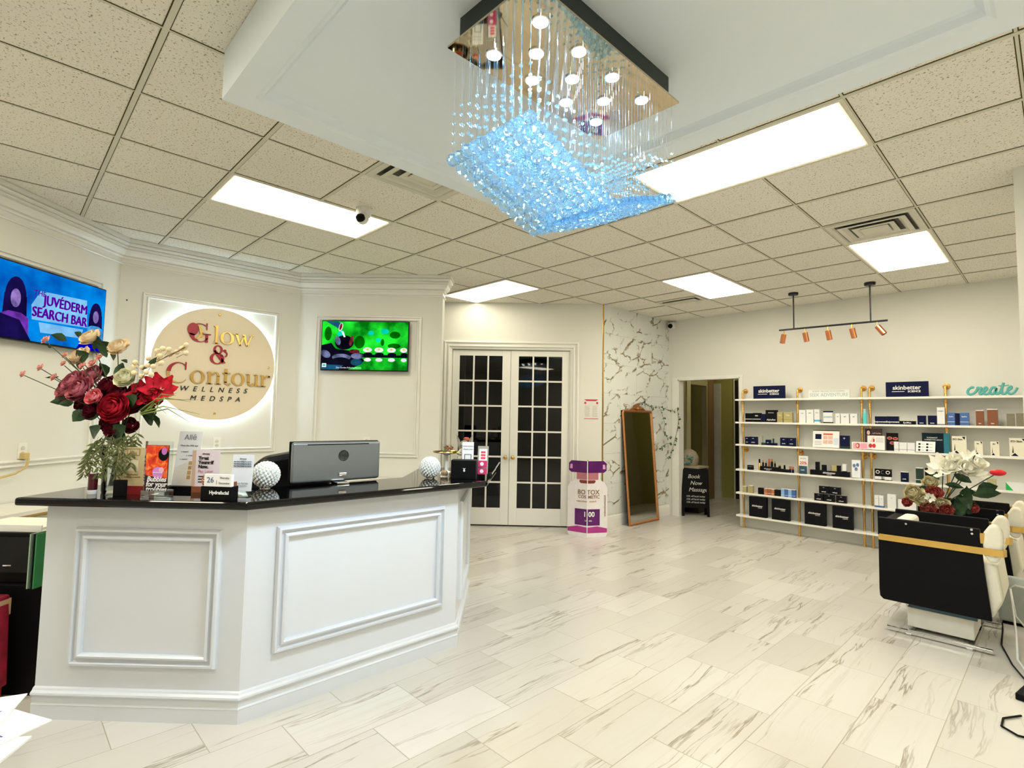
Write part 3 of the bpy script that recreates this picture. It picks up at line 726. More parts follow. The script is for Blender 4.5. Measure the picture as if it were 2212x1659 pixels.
# ------------------------------------------------------------------ reception desk
P = [(-.277, -.216), (.416, .476), (.410, 1.771), (-.279, 2.431)]
def offs(pts, d):
    """offset to the right of travel"""
    out = []; V_ = [Vector(p) for p in pts]
    for i, p in enumerate(V_):
        a = V_[i] - V_[i - 1] if i else V_[1] - V_[0]; b = V_[i + 1] - V_[i] if i < len(V_) - 1 else a
        n1 = Vector((a.y, -a.x)).normalized(); n2 = Vector((b.y, -b.x)).normalized(); bi = (n1 + n2).normalized()
        q = p + bi * (d / bi.dot(n1)); out.append((q.x, q.y))
    return out
DK = thing('reception_desk', 'white panelled angled reception desk under a black granite counter', 'reception desk', (0, 0, 0))
body = offs(P, -.016); inner = offs(P, -.40)
mb = MB()
for k in range(3): mb.prism([body[k], body[k + 1], inner[k + 1], inner[k]][::-1], .0, .99)
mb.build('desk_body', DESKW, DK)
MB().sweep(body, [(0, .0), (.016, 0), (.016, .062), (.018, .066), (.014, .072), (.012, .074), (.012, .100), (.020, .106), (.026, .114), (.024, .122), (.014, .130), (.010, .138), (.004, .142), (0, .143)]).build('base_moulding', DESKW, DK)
DFR = [(0, 0), (0, .014), (.006, .026), (.016, .028), (.020, .008), (.034, .007), (.038, .022), (.048, .026), (.056, .016), (.056, 0)]
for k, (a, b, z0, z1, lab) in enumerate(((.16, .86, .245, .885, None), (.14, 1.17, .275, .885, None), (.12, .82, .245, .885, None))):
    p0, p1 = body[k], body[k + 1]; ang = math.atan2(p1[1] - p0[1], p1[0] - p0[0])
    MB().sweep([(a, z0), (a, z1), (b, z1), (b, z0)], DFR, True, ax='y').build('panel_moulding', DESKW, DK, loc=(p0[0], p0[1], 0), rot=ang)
co = offs(P, .070); ci = offs(P, -.42); co[2] = (.492, 1.925); co[3] = (-.115, 2.56)
d0 = Vector((P[1][0] - P[0][0], P[1][1] - P[0][1])).normalized() * -.09
co[0] = (co[0][0] + d0.x, co[0][1] + d0.y); ci[0] = (ci[0][0] + d0.x, ci[0][1] + d0.y)
# clip the two corners of the slab slightly for the rounded stone nosing
cm = MB().prism(co + ci[::-1], .992, 1.03)
ct = tag(cm.build('granite_countertop', BLKGLOSS, bevel=.012, seg=3), 'polished black granite countertop lying along the white reception desk', 'countertop')

# ------------------------------------------------------------------ things on the counter
CT = 1.0302
def card(name, label, cat, x, y, ang, w_, h, front, tilt=0.0, th=.004, z=CT):
    t = thing(name, label, cat, (x, y, z), R(ang)); t.rotation_euler = (0, 0, R(ang))
    c = MB().box(-w_ / 2, w_ / 2, -th / 2, th / 2, 0, h).build('card', front, t, rot=(-tilt, 0, 0), loc=(0, .0, 0.006 if tilt else 0))
    return t, c
# crystal / glass vase with bouquet
BQ = thing('flower_bouquet', 'large mixed bouquet of red mauve and cream flowers in a glass vase on the counter', 'flowers', (-.27, .05, CT), A45)
MB().lathe([(0, 0), (.055, 0), (.058, .01), (.06, .14), (.075, .23), (.072, .23), (.056, .14), (.053, .015), (0, .012)], 24).build('glass_vase', GLASS, BQ, True)
K = .00246
def U(px, py, d=0.0): return Vector(((px - 262) * K, -d, (1069 - py) * K))       # local: x right, -y toward the room
def petal_mesh(name, m, n=14, op=.8, cup=.9, ruff=.12, star=False):
    """layered bloom of unit radius opening along +z; op sets how far the outer petals fold out"""
    mb = MB(); rr = random.Random(sum(map(ord, name)))
    for k in range(n):
        f = (k + 1) / n; a = k * 2.399; r = (.22 + .78 * f ** .8) * (1 + rr.uniform(-.05, .05))
        if star: r = 1.0; f = 1.0
        top = R(38 + (62 + 30 * (op - .8)) * f); bot = R(172)      # polar angle from +z where the petal ends
        W_ = R(62 if not star else 34); vs = []; NI, NJ = 5, 5
        for i in range(NI):
            v = i / (NI - 1); th = bot + (top - bot) * v
            for j in range(NJ):
                u_ = (j / (NJ - 1) - .5) * 2; wd = W_ * math.sin(PI * (.12 + (.62 if not star else .80) * v))
                q = a + u_ * wd; fl_ = 1 + (.16 * f * v ** 3) - .06 * u_ * u_ * v + rr.uniform(-ruff, ruff) * .35 * v
                tt = th + .18 * u_ * u_ * v
                vs.append((r * fl_ * math.sin(tt) * math.cos(q), r * fl_ * math.sin(tt) * math.sin(q), r * fl_ * math.cos(tt) * .8))
        mb.add(vs, [(i * NJ + j, i * NJ + j + 1, i * NJ + j + NJ + 1, i * NJ + j + NJ) for i in range(NI - 1) for j in range(NJ - 1)])
    me = mb.mesh(name); me.shade_smooth(); me.materials.append(m); return me
def leaf_mb(mb, base, tip, wd, bend=.15, up=Vector((0, 0, 1))):
    base = Vector(base); tip = Vector(tip); d = tip - base; s = d.cross(up)
    if s.length < 1e-5: s = Vector((1, 0, 0))
    s.normalize(); nn = s.cross(d).normalized(); vs = []
    prof = [(0, .12), (.25, .75), (.5, 1), (.75, .7), (1, .03)]
    for t_, q in prof:
        c = base + d * t_ + nn * (bend * d.length * math.sin(PI * t_))
        vs += [c - s * wd * q * .5 + nn * wd * .12 * q, c, c + s * wd * q * .5 + nn * wd * .12 * q]
    mb.add(vs, [(i * 3 + j, i * 3 + j + 1, i * 3 + j + 4, i * 3 + j + 3) for i in range(4) for j in range(2)])
def petalmat(n, c, c2): 
    g = G(n); return g.out(g.bsdf(g.mix(g.ramp(g.noise(g.coord(), 2.2, 4), [(.35, (0, 0, 0)), (.65, (1, 1, 1))]), c, c2), .6, 0, .2))
CRM = petal_mesh('rose_cream', petalmat('cream_petal', (.80, .60, .36), (.88, .80, .62)), 16, 1.0, .3)
MAU = petal_mesh('peony_mauve', petalmat('mauve_petal', (.32, .04, .07), (.62, .22, .28)), 20, 1.1, .3, .2)
RDR = petal_mesh('rose_red', petalmat('red_petal', (.22, .003, .008), (.60, .02, .05)), 20, 1.1, .3, .18)
DRD = petal_mesh('rose_dark', petalmat('maroon_petal', (.07, .002, .01), (.22, .01, .03)), 16, 1.1, .4, .2)
PNK = petal_mesh('rose_pink', petalmat('pink_petal', (.62, .04, .08), (.85, .35, .38)), 14, .9, .2)
BLS = petal_mesh('blossom_small', petalmat('blossom_petal', (.62, .18, .14), (.86, .55, .48)), 8, 1.2, .6)
WHB = petal_mesh('hydrangea_white', petalmat('hydrangea_petal', (.70, .70, .42), (.86, .85, .66)), 26, 1.3, .5, .35)
AMA = petal_mesh('amaryllis_red', petalmat('amaryllis_petal', (.34, .0, .008), (.65, .015, .04)), 7, 1.0, .9, .1, True)
bl = [(CRM, 190, 742, .02, 23, 'cream rose'), (CRM, 257, 762, .03, 23, 'cream rose'), (CRM, 155, 780, -.02, 25, 'cream rose'),
      (BLS, 103, 752, .04, 13, 0), (BLS, 100, 812, .05, 11, 0), (BLS, 68, 827, .06, 10, 0), (BLS, 133, 783, .0, 10, 0), (BLS, 130, 832, .05, 11, 0), (BLS, 142, 802, .03, 9, 0), (BLS, 218, 787, .03, 10, 0), (BLS, 200, 800, .02, 12, 0), (BLS, 190, 806, .05, 10, 0), (BLS, 178, 868, .09, 10, 0),
      (MAU, 152, 850, .03, 33, 'mauve peony'), (MAU, 196, 855, .09, 29, 'mauve peony'), (MAU, 192, 822, .0, 26, 'mauve peony'), (MAU, 140, 868, .02, 20, 'mauve peony'),
      (RDR, 274, 892, .10, 32, 'bright red rose'), (PNK, 243, 872, .13, 17, 'pink rosebud'), (DRD, 240, 846, .03, 26, 0), (DRD, 268, 862, .05, 24, 0), (DRD, 215, 898, .06, 20, 0), (DRD, 300, 858, .02, 22, 0),
      (AMA, 352, 845, .05, 33, 'red amaryllis'), (AMA, 318, 858, .06, 28, 'red amaryllis'), (WHB, 283, 828, .06, 23, 'white hydrangea'), (RDR, 262, 908, .07, 18, 0), (DRD, 240, 925, .02, 20, 0), (DRD, 285, 930, .0, 18, 0), (DRD, 262, 938, .05, 20, 0), (DRD, 225, 870, .05, 24, 0), (DRD, 295, 885, .03, 22, 0), (RDR, 335, 868, .03, 22, 0), (MAU, 172, 838, .06, 26, 0), (DRD, 180, 885, .02, 18, 0)]
neck = U(264, 965)
for me, px, py, d, r, lab in bl:
    p = U(px, py, d); dr = (p - neck); dr.y -= .48; q = dr.to_track_quat('Z', 'Y').to_euler()
    inst(me, 'bloom', BQ, p, q, r * K * (1.0 if r > 14 else .8), label=lab or None)
mb = MB()
for me, px, py, d, r, lab in bl:
    p = U(px, py, d); m_ = (p + neck) / 2 + Vector(((p.x - neck.x) * -.15, 0, .03)); mb.tube([Vector((random.uniform(-.02, .02), random.uniform(-.02, .02), .03)), neck, m_, p - (p - neck).normalized() * .02], .0022, 5)
mb.build('stems', mat('dark_stem', (.03, .05, .015), .6), BQ, True)
# berry branch
BER = mat('cream_berry', (.82, .68, .42), .35, ns=30, amt=.12)
mb = MB(); br = MB()
bp = [(300, 822), (302, 800), (316, 810), (322, 790), (330, 806), (338, 825), (345, 775), (352, 785), (358, 770), (368, 780), (372, 772), (384, 776), (392, 768), (400, 766), (408, 762), (312, 828), (328, 820), (344, 808), (356, 800), (405, 778), (298, 808)]
for px, py in bp:
    p = U(px, py, .04 + random.uniform(-.02, .02)); mb.sph(p, 5.6 * K, 9, 6); br.tube([U(330 + (px - 330) * .75, 830 - (830 - py) * .8, .04), p], .0012, 4)
br.tube([neck, U(300, 850, .03), U(340, 800, .04), U(410, 765, .05)], .002, 5)
mb.build('berries', BER, BQ, True); br.build('berry_branch', mat('brown_twig', (.12, .06, .02), .7), BQ, True)
# dark leaves, grass blades, hanging sprays
mb = MB()
for a, b, c, d, w_ in ((175, 880, 137, 886, 20), (150, 755, 125, 745, 18), (165, 745, 150, 735, 14), (195, 770, 215, 745, 26), (180, 800, 170, 775, 30), (165, 815, 155, 790, 22), (230, 775, 222, 755, 22), (240, 790, 225, 765, 20),
                       (300, 890, 345, 915, 34), (310, 895, 352, 905, 26), (305, 905, 340, 930, 24), (325, 905, 358, 935, 14), (200, 900, 185, 925, 30), (225, 910, 195, 915, 22), (185, 885, 160, 890, 16), (255, 930, 235, 950, 34), (270, 930, 290, 955, 34), (245, 935, 262, 965, 40), (280, 940, 262, 970, 36), (230, 780, 250, 795, 14), (265, 795, 290, 800, 8),
                       (205, 870, 225, 905, 36), (290, 870, 315, 890, 30), (220, 830, 205, 800, 26), (135, 832, 112, 835, 6), (108, 770, 100, 765, 8), (265, 800, 250, 830, 22), (320, 815, 350, 788, 12), (215, 935, 240, 955, 34)):
    q = random.uniform(-.02, .07); leaf_mb(mb, U(a, b, q), U(c, d, q + random.uniform(0, .04)), w_ * K, .12, Vector((0, 1, .2)))
mb.build('leaves', LEAF, BQ)
mb = MB()
for pts in (((330, 900), (370, 872), (430, 880)), ((335, 895), (365, 865), (398, 868)), ((320, 905), (370, 890), (450, 905)), ((322, 908), (380, 895), (430, 922)), ((318, 900), (355, 875), (445, 876)), ((350, 905), (362, 880), (400, 862)), ((340, 898), (352, 885), (380, 905))):
    mb.tube([U(p[0], p[1], .05 + .01 * i) for i, p in enumerate(pts)], [.0035, .003, .0006], 4)
mb.build('grass_blades', LEAF2, BQ, True)
def spray(mb, p0, n, dx, rr):
    p = Vector(p0)
    pts = [p.copy()]
    for k in range(n):
        p = p + Vector((dx * (1 - k / n) + rr.uniform(-.004, .004), -.006 * (1 - k / n), -.013 - rr.uniform(0, .005))); pts.append(p.copy())
        for sd in (-1, 1): leaf_mb(mb, p, p + Vector((sd * rr.uniform(.016, .042), rr.uniform(-.015, .01), -rr.uniform(.012, .042))), .0105, .1, Vector((0, 1, .1)))
    mb.tube(pts, .0011, 4)
rr = random.Random(3)
for k, (px, py, n, dx) in enumerate(((250, 950, 10, -.010), (240, 955, 12, -.006), (262, 950, 13, -.002), (280, 948, 12, .004), (300, 945, 10, .008), (290, 950, 13, .003), (312, 940, 7, .006), (246, 958, 8, -.014), (275, 955, 9, .0), (256, 950, 11, -.008), (270, 948, 13, .001), (296, 952, 11, .006), (305, 955, 8, .010))):
    mb = MB(); spray(mb, U(px, py, .05 + .01 * (k % 3)), n, dx, rr); mb.build('hanging_foliage', mat('willow_leaf', (.10, .12, .035), .5, ns=30, amt=.7), BQ)
# gift bag
TAN = mat('tan_paper', (.55, .44, .25), .6, ns=40, amt=.1)
t = thing('gift_bag', 'tan paper gift bag with dark red base band behind the hanging foliage', 'gift bag', (-.105, .095, CT), A45)
MB().box(-.08, .08, 0, .05, .04, .232).build('bag_body', TAN, t); MB().box(-.0805, .0805, -.0005, .0505, 0, .042).build('base_band', mat('burgundy_paper', (.24, .008, .012), .5), t)
MB().box(-.028, .028, -.0015, 0, .115, .17).build('label_square', mat('pale_tan', (.66, .60, .44), .6), t)
MB().sweep([(-.03, .195), (-.03, .225), (.03, .225), (.03, .195)][::-1], [(0, 0), (0, .002), (.002, .002), (.002, 0)], True, ax='y').build('emblem_frame', mat('brown_ink', (.25, .16, .05), .6), t)
text('Allo', .022, mat('brown_ink', (.25, .16, .05), .6), t, (0, -.001, .205))
text('aesthetics', .014, mat('brown_ink', (.25, .16, .05), .6), t, (0, -.001, .098)); text('wellness rewards', .012, mat('brown_ink', (.25, .16, .05), .6), t, (0, -.001, .086))
t = thing('candle_jar', 'small dark red candle jar at the left end of the counter', 'candle', (-.235, -.045, CT))
MB().lathe([(0, 0), (.019, 0), (.021, .012), (.021, .02), (.019, .02)], 18).build('jar_base', WHITE, t, True); MB().lathe([(0, .02), (.020, .02), (.020, .10), (0, .10)], 18).build('jar_body', mat('maroon_glass', (.07, .006, .012), .1), t, True)
tag(MB().box(-.027, .027, -.012, .012, 0, .078).build('card_box', BLACK, loc=(-.075, .045, CT), rot=A45, bevel=.002), 'small plain black box standing before the tan gift bag', 'box')
# red bubbles card in acrylic holder
t = thing('card_holder', 'acrylic holder with red and black bubbles card beside the bouquet', 'card holder', (.060, .172, CT), R(42))
MB().box(-.066, .066, -.008, .008, .03, .268).build('acrylic_sleeve', GLASS, t)
MB().box(-.062, .062, -.030, .035, 0, .034).build('acrylic_base', m_glass('acrylic', (.85, .9, .92), .5), t, bevel=.004)
c = MB().box(-.058, .058, -.0115, -.0085, .032, .250).build('card', mat('black_print', (.02, .004, .012), .4), t)
fire = G('red_orange_print'); fn = fire.noise(fire.coord(), 22, 5, .6, 1.0)
fm = fire.out(fire.bsdf(fire.ramp(fn, [(.3, (.35, .0, .0)), (.5, (.72, .04, .01)), (.62, (.9, .25, .03)), (.75, (.9, .5, .2))]), .4))
flat([(-.056, .105), (.056, .090), (.056, .248), (-.056, .248)], -.0125, fm, 'bubble_picture', t); flat(ell(.032, .205, .026, .03), -.0130, BLACK, 'dark_bubble', t); flat(ell(.036, .222, .014, .018), -.0135, mat('violet_print', (.5, .15, .5), .4), 'violet_highlight', t)
flat(ell(.008, .118, .028, .028), -.0136, mat('lilac_print', (.62, .22, .66), .4), 'lilac_disc', t); flat(ell(.026, .132, .013, .013), -.0141, mat('pink_print', (.8, .42, .55), .4), 'pink_disc', t)
for i, s in enumerate(('Bubbles', 'for your', 'troubles')): text(s, .034, WHITE, t, (.004, -.0138, .086 - .024 * i), bold=.0008, shear=.2, sx=.92)
text('#Hydrafacial', .009, WHITE, t, (.008, -.0142, .118))
# Alle card
t, c = card('rewards_card', 'tall white card with small text leaning behind the other cards', 'display card', -.13, .325, 45, .128, .295, WHITE, R(10), z=CT + .012)
text('Allē', .040, GREYINK, c, (0, -.003, .262)); text('Meet the Allē app', .013, GREYINK, c, (0, -.003, .218))
for q in range(3): text('a  reward', .010, GREYINK, c, (-.02 + .03 * (q % 2), -.003, .185 - .02 * q))
for dz in (.115, .09, .065, .04): MB().box(.012, .030, -.0035, -.002, dz, dz + .02).build('printed_photo', mat('tan_photo', (.55, .35, .15), .5, ns=120, amt=.7), c)
MB().box(-.075, .075, -.04, .045, -.012, .012).build('black_base', BLACK, t)
# pink brochure box
PK = mat('pale_pink_print', (.78, .68, .72), .5)
t = thing('brochure_box', 'pale pink brochure with bold dark heading behind the day calendar', 'brochure', (.02, .40, CT), A45)
MB().box(-.065, .062, -.001, .001, .03, .218).build('brochure', PK, t); MB().box(-.085, -.065, -.001, .03, .03, .215).build('tan_side', mat('tan_side', (.62, .42, .30), .6), t); MB().box(-.07, .07, -.02, .03, 0, .03).build('stand', mat('copper_stand', (.45, .16, .08), .3, .6), t)
text('afterpay', .012, INK, t, (-.012, -.0025, .198))
for i, s in enumerate(('Treat', 'Yourself', 'Now.')): text(s, .023, INK, t, (-.05, -.0025, .175 - .022 * i), align='LEFT', bold=.0012)
text('Pay Later.', .021, mat('pink_ink', (.65, .30, .36), .6), t, (-.05, -.0025, .108), align='LEFT')
for i in range(3): MB().box(-.048, .03 - .012 * i, -.0025, -.001, .078 - .014 * i, .083 - .014 * i).build('text_line', INK, t)
# hydrafacial box + calendar
t = thing('display_box', 'black box with white lettering holding the day calendar', 'box', (.335, .375, CT), R(40))
MB().box(-.078, .072, -.03, .03, 0, .066).build('box_body', BLACK, t, bevel=.002); text('Hydrafacial', .022, WHITE, t, (.015, -.031, .038), bold=.0006)
t = thing('desk_calendar', 'white day calendar reading 26 on top of the black display box', 'calendar', (.335, .375, CT + .0662), R(40))
MB().box(-.066, .070, -.026, -.006, .0, .056).build('calendar_block', WHITE, t); MB().tube([(-.075, -.0, .006), (-.075, -.02, .006), (-.075, -.028, .03), (-.07, -.02, .05), (-.068, 0, .052)], .004, 6).build('copper_cradle', COPPER, t, True); MB().box(-.07, .066, -.006, .026, 0, .02).build('tray', mat('copper_stand', (.45, .16, .08), .3, .6), t)
text('26', .036, mat('blue_grey_ink', (.05, .09, .16), .6), t, (-.034, -.0268, .029)); text('Thursday', .013, GREYINK, t, (.036, -.0268, .041)); text('December', .013, GREYINK, t, (.036, -.0268, .016)); MB().box(-.004, -.003, -.027, -.026, .01, .03).build('divider', INK, t)
# payment card (code left out)
t = thing('payment_card', 'white framed payment card in clear stand beside the first sparkling ball', 'display card', (.190, .510, CT), A45)
MB().box(-.055, .055, -.001, .001, .015, .20).build('card', mat('cool_white_card', (.74, .77, .82), .45), t, rot=(R(-6), 0, 0)); MB().box(-.055, .055, -.02, .03, 0, .016).build('clear_foot', GLASS, t)
text('afterpay', .011, INK, t, (0, .013, .178))
for i in range(3): text('Now There\'s Nothing You Can\'t Do', .0085, mat('blue_grey_ink', (.05, .09, .16), .6), t, (0, .010, .163 - .011 * i), bold=.0003, sx=.72)
MB().sweep([(-.024, .07), (-.024, .13), (.024, .13), (.024, .07)], [(0, 0), (0, .002), (.003, .002), (.003, 0)], True, ax='y').build('printed_frame', mat('blue_grey_ink', (.05, .09, .16), .6), t, loc=(0, .006, 0), rot=(R(-6), 0, 0))
text('Buy now. Pay later.', .010, GREYINK, t, (0, .0005, .055)); text('always interest-free', .008, GREYINK, t, (0, -.001, .042))
# sparkling balls
PRL = mat('pearl_bead', (.84, .86, .84), .12, coat=.8)
def sparkle(label, x, y, r):
    t = thing('beaded_ball', label, 'decorative ball', (x, y, CT), 0, 'white beaded balls on the counter')
    mb = MB(); n = 190
    mb.sph((0, 0, r), r * .86, 16, 10)
    for k in range(n):
        z = 1 - 2 * (k + .5) / n; q = math.sqrt(1 - z * z); a = k * 2.39996
        mb.sph((r * .92 * q * math.cos(a), r * .92 * q * math.sin(a), r + r * .92 * z), r * .115, 6, 4)
    mb.build('bead_sphere', PRL, t, True)
    MB().lathe([(0, 0), (.03, 0), (.03, .004), (.022, .012), (0, .012)], 16).build('foot_ring', CHROME, t, True)
    return t
sparkle('white beaded ball between the payment card and the silver monitor', .030, .690, .074)
sparkle('white beaded ball near the right end of the counter', .145, 1.715, .072)
# all in one monitor
AL = mat('brushed_aluminium', (.27, .30, .33), .3, .85, ns=120, amt=.06)
t = thing('computer_monitor', 'silver all in one computer seen from behind on the black counter', 'computer', (.045, 1.11, CT), PI / 2 + R(1))
MB().box(-.285, .285, .0, .035, .012, .250).build('rear_shell', AL, t, bevel=.014, seg=3); MB().box(-.288, .288, .034, .050, .008, .254).build('front_bezel', BLACK, t, bevel=.005)
MB().box(-.20, .20, -.0015, .002, .232, .238).build('vent_slot', BLACK, t)
t2 = MB().lathe([(.030, 0), (.034, 0), (.034, .002), (.030, .002), (.030, 0)], 28).build('logo_ring', mat('dark_chrome', (.06, .06, .07), .2, .8), t, loc=(.03, 0, .165), rot=(PI / 2, 0, 0)); text('DELL', .021, mat('dark_chrome', (.06, .06, .07), .2, .8), t, (.03, -.001, .165), bold=.0008)
MB().box(-.035, .045, -.06, .03, 0, .012).build('stand_foot', CHROME, t, bevel=.004); MB().box(.0, .05, -.012, 0, .045, .062).build('hinge_plate', CHROME, t, bevel=.003)
# black box and cards at the right end
t = thing('tip_box', 'black box with white emblem at the right end of the counter', 'box', (.29, 1.90, CT), A45)
MB().box(-.090, .078, -.05, .06, 0, .125).build('box_body', BLACK, t, bevel=.003); MB().prism([(-.008, .055), (0, .048), (.008, .055), (.002, .063), (.010, .074), (0, .07), (-.010, .074), (-.003, .063)], -.0512, -.0500, 'y').build('emblem', WHITE, t)
t, c = card('payment_card', 'small white printed card standing behind the black emblem box', 'display card', .228, 1.972, 45, .080, .235, WHITE, R(4))
text('SCAN TO PAY', .011, GREYINK, c, (0, -.003, .205)); text('thank you', .016, GREYINK, c, (0, -.003, .185))
MB().sweep([(-.024, .09), (-.024, .15), (.024, .15), (.024, .09)], [(0, 0), (0, .001), (.004, .001), (.004, 0)], True, ax='y').build('printed_frame', INK, c, loc=(0, -.002, 0))
t, c = card('photo_frame', 'slanted silver framed card with pink and red print at the counter end', 'picture frame', .315, 2.035, 40, .075, .19, mat('silver_frame', (.55, .56, .54), .25, .8), R(8), z=CT + .02)
flat([(-.028, .09), (.028, .09), (.028, .17), (-.028, .17)], -.003, WHITE, 'insert', c)
for zz in (.10, .12, .14): MB().box(-.015, .017, -.0045, -.003, zz, zz + .014).build('red_print', mat('pink_red', (.7, .05, .12), .5), c)
for i, cc_ in enumerate((.045, -.005)): MB().box(-.03, .03, -.012, -.006, cc_, cc_ + .042).build('magenta_card', mat('magenta', (.62, .015, .13), .4), c); flat(ell(-.004, cc_ + .021, .013, .013), -.0125, WHITE, 'white_dot', c)
t = thing('pen', 'silver pen slanting up at the right tip of the counter', 'pen', (.325, 2.10, CT)); MB().tube([(0, 0, .004), (.045, .045, .105)], .0045, 8).build('barrel', CHROME, t, True); MB().lathe([(.018, 0), (.02, .006), (.01, .03), (0, .03)], 14).build('pen_stand', BLACK, t, True)
# cake stand with cherub, basket
t = thing('cake_stand', 'small white footed stand with gold rim behind the second beaded ball', 'stand', (-.05, 2.0, CT))
MB().lathe([(0, 0), (.05, 0), (.045, .01), (.012, .02), (.012, .13), (.03, .14), (.095, .15), (.10, .158), (.0, .158)], 28).build('stand_body', mat('white_ceramic', (.82, .81, .76), .15), t, True); MB().lathe([(.099, .153), (.103, .156), (.101, .161), (.098, .158)], 28).build('gold_rim', GOLD, t, True)
t = thing('candy_box', 'tiny clear box of red and green sweets on the footed stand', 'box', (-.03, 2.0, CT + .1605), A45)
MB().box(-.04, .04, -.03, .03, 0, .05).build('clear_box', GLASS, t)
mb = MB(); mb2 = MB()
for k in range(24): (mb if k % 2 else mb2).sph((random.uniform(-.032, .032), random.uniform(-.022, .022), .008 + .03 * random.random()), .007, 6, 4)
mb.build('red_sweets', mat('red_sweet', (.75, .04, .02), .3), t, True); mb2.build('green_sweets', mat('green_sweet', (.35, .55, .08), .3), t, True)
# cherub
STO = mat('weathered_stone', (.50, .47, .38), .7, ns=70, amt=.5)
t = thing('cherub_figurine', 'weathered winged cherub figurine holding a coral rose near the french doors', 'figurine', (.11, 2.03, CT), A45)
MB().lathe([(0, 0), (.05, 0), (.05, .012), (.03, .02), (.028, .12), (.0, .12)], 18).build('pedestal', STO, t, True)
mb = MB(); mb.sph((0, 0, .155), .034, 14, 10, (1, .8, 1.15)).sph((.006, -.01, .215), .026, 14, 10).sph((.028, -.018, .14), .016, 10, 8, (1.4, 1, 1)).tube([(.02, -.01, .175), (.045, -.03, .16), (.06, -.035, .185)], [.012, .010, .007], 8).tube([(-.02, -.01, .175), (-.035, -.035, .155), (-.01, -.04, .15)], [.012, .010, .007], 8).tube([(-.01, -.01, .13), (-.025, -.045, .12), (-.03, -.05, .08)], [.016, .013, .008], 8)
mb.build('body', STO, t, True)
mb = MB()
for k in range(26):
    z = 1 - 1.3 * (k + .5) / 26; q = math.sqrt(max(0, 1 - z * z)); a = k * 2.4; mb.sph((.006 + .025 * q * math.cos(a), -.008 + .025 * q * math.sin(a), .218 + .024 * z), .0085, 7, 5)
mb.build('curls', mat('weathered_stone_dark', (.28, .25, .18), .7, ns=70, amt=.5), t, True)
for sd in (-1, 1):
    mb = MB()
    for k in range(7): leaf_mb(mb, (sd * .012, .02, .17 - .005 * k), (sd * (.06 - .004 * k), .035, .29 - .024 * k), .018, .08, Vector((0, 1, 0)))
    mb.build('wing', mat('weathered_stone_dark', (.28, .25, .18), .7, ns=70, amt=.5), t)
inst(petal_mesh('rose_coral', petalmat('coral_petal', (.62, .10, .05), (.85, .35, .22)), 14, .9, .2), 'rose', t, (.02, -.0, .262), (R(-20), 0, 0), .024)
t = thing('shell_ornament', 'pair of small brown and cream ornaments beside the second beaded ball', 'ornament', (.115, 1.86, CT))
MB().sph((0, 0, .022), .024, 12, 8, (1.3, 1, .9)).sph((.04, .03, .018), .018, 10, 8).build('shell', mat('brown_shell', (.42, .28, .14), .4, ns=60, amt=.6), t, True); MB().lathe([(0, 0), (.03, 0), (.028, .004), (0, .004)], 14).build('shell_base', CREAM, t)
t = thing('tissue_sheet', 'crumpled white paper with black holder on the back work counter', 'paper', (-2.13, 2.40, .7655), A45)
MB().prism([(-.16, 0), (.05, 0), (.10, .09), (.02, .16), (-.04, .05)], -.0, .05, 'y').build('paper', WHITE, t); MB().box(-.42, -.18, -.02, .05, 0, .03).build('black_tray', BLACK, t)
# ------------------------------------------------------------------ behind the desk
WOODT = mat('work_counter_top', (.74, .72, .64), .35)
t = thing('work_counter', 'pale built in work counter running along the alcove walls behind the desk', 'counter', (0, 0, 0))
al = [(A0[0] + 2.6 * .7071, A0[1] - 2.6 * .7071), A0, B1, (B1[0] + 1.3 * .7071, B1[1] + 1.3 * .7071)]
fr_ = offs(al, .42); bk = offs(al, .016)
mb = MB()
for k in range(3): mb.prism([bk[k], bk[k + 1], fr_[k + 1], fr_[k]], .73, .765)
mb.build('top', WOODT, t)
mb = MB(); fr2 = offs(al, .40)
for k in range(3): mb.prism([bk[k], bk[k + 1], fr2[k + 1], fr2[k]], .0, .729)
mb.build('cabinet_base', mat('tan_cabinet', (.52, .47, .33), .5), t)
mb = MB(); mb.sweep(fr_, [(0, .728), (.004, .728), (.004, .74), (0, .74)]).build('edge_strip', mat('brown_edge', (.35, .22, .06), .4), t)
# office chair
LTH = mat('black_leather', (.005, .004, .005), .3, ns=60, amt=.3, spec=.3)
t = thing('office_chair', 'black leather office chair behind the desk next to the silver computer', 'chair', (-.55, .98, 0), R(80))
mb = MB()
for i in range(9):
    pass
MB().prism([(-.26, 0), (-.27, .30), (-.24, .48), (-.15, .565), (0, .59), (.15, .565), (.24, .48), (.27, .30), (.26, 0)], .0, .09, 'y').build('backrest', LTH, t, loc=(0, -.32, .62), rot=(R(6), 0, 0), bevel=.035, seg=3)
MB().box(-.26, .26, -.28, .26, .44, .54).build('seat', LTH, t, bevel=.04, seg=3)
for sd in (-1, 1): MB().tube([(sd * .29, -.2, .48), (sd * .31, -.2, .68), (sd * .31, .12, .70), (sd * .29, .14, .5)], .02, 8).build('armrest', BLACK, t, True)
MB().tube([(0, 0, .09), (0, 0, .45)], .03, 10).build('gas_post', CHROME, t, True)
for k in range(5):
    a = k * 2 * PI / 5; l = MB().tube([(0, 0, .10), (.30 * math.cos(a), .30 * math.sin(a), .065)], [.025, .014], 8).build('base_leg', BLACK, t, True)
    MB().lathe([(0, -.012), (.027, -.012), (.027, .012), (0, .012)], 12).build('caster', BLACK, l, True, loc=(.30 * math.cos(a), .30 * math.sin(a), .028), rot=(PI / 2, 0, a))
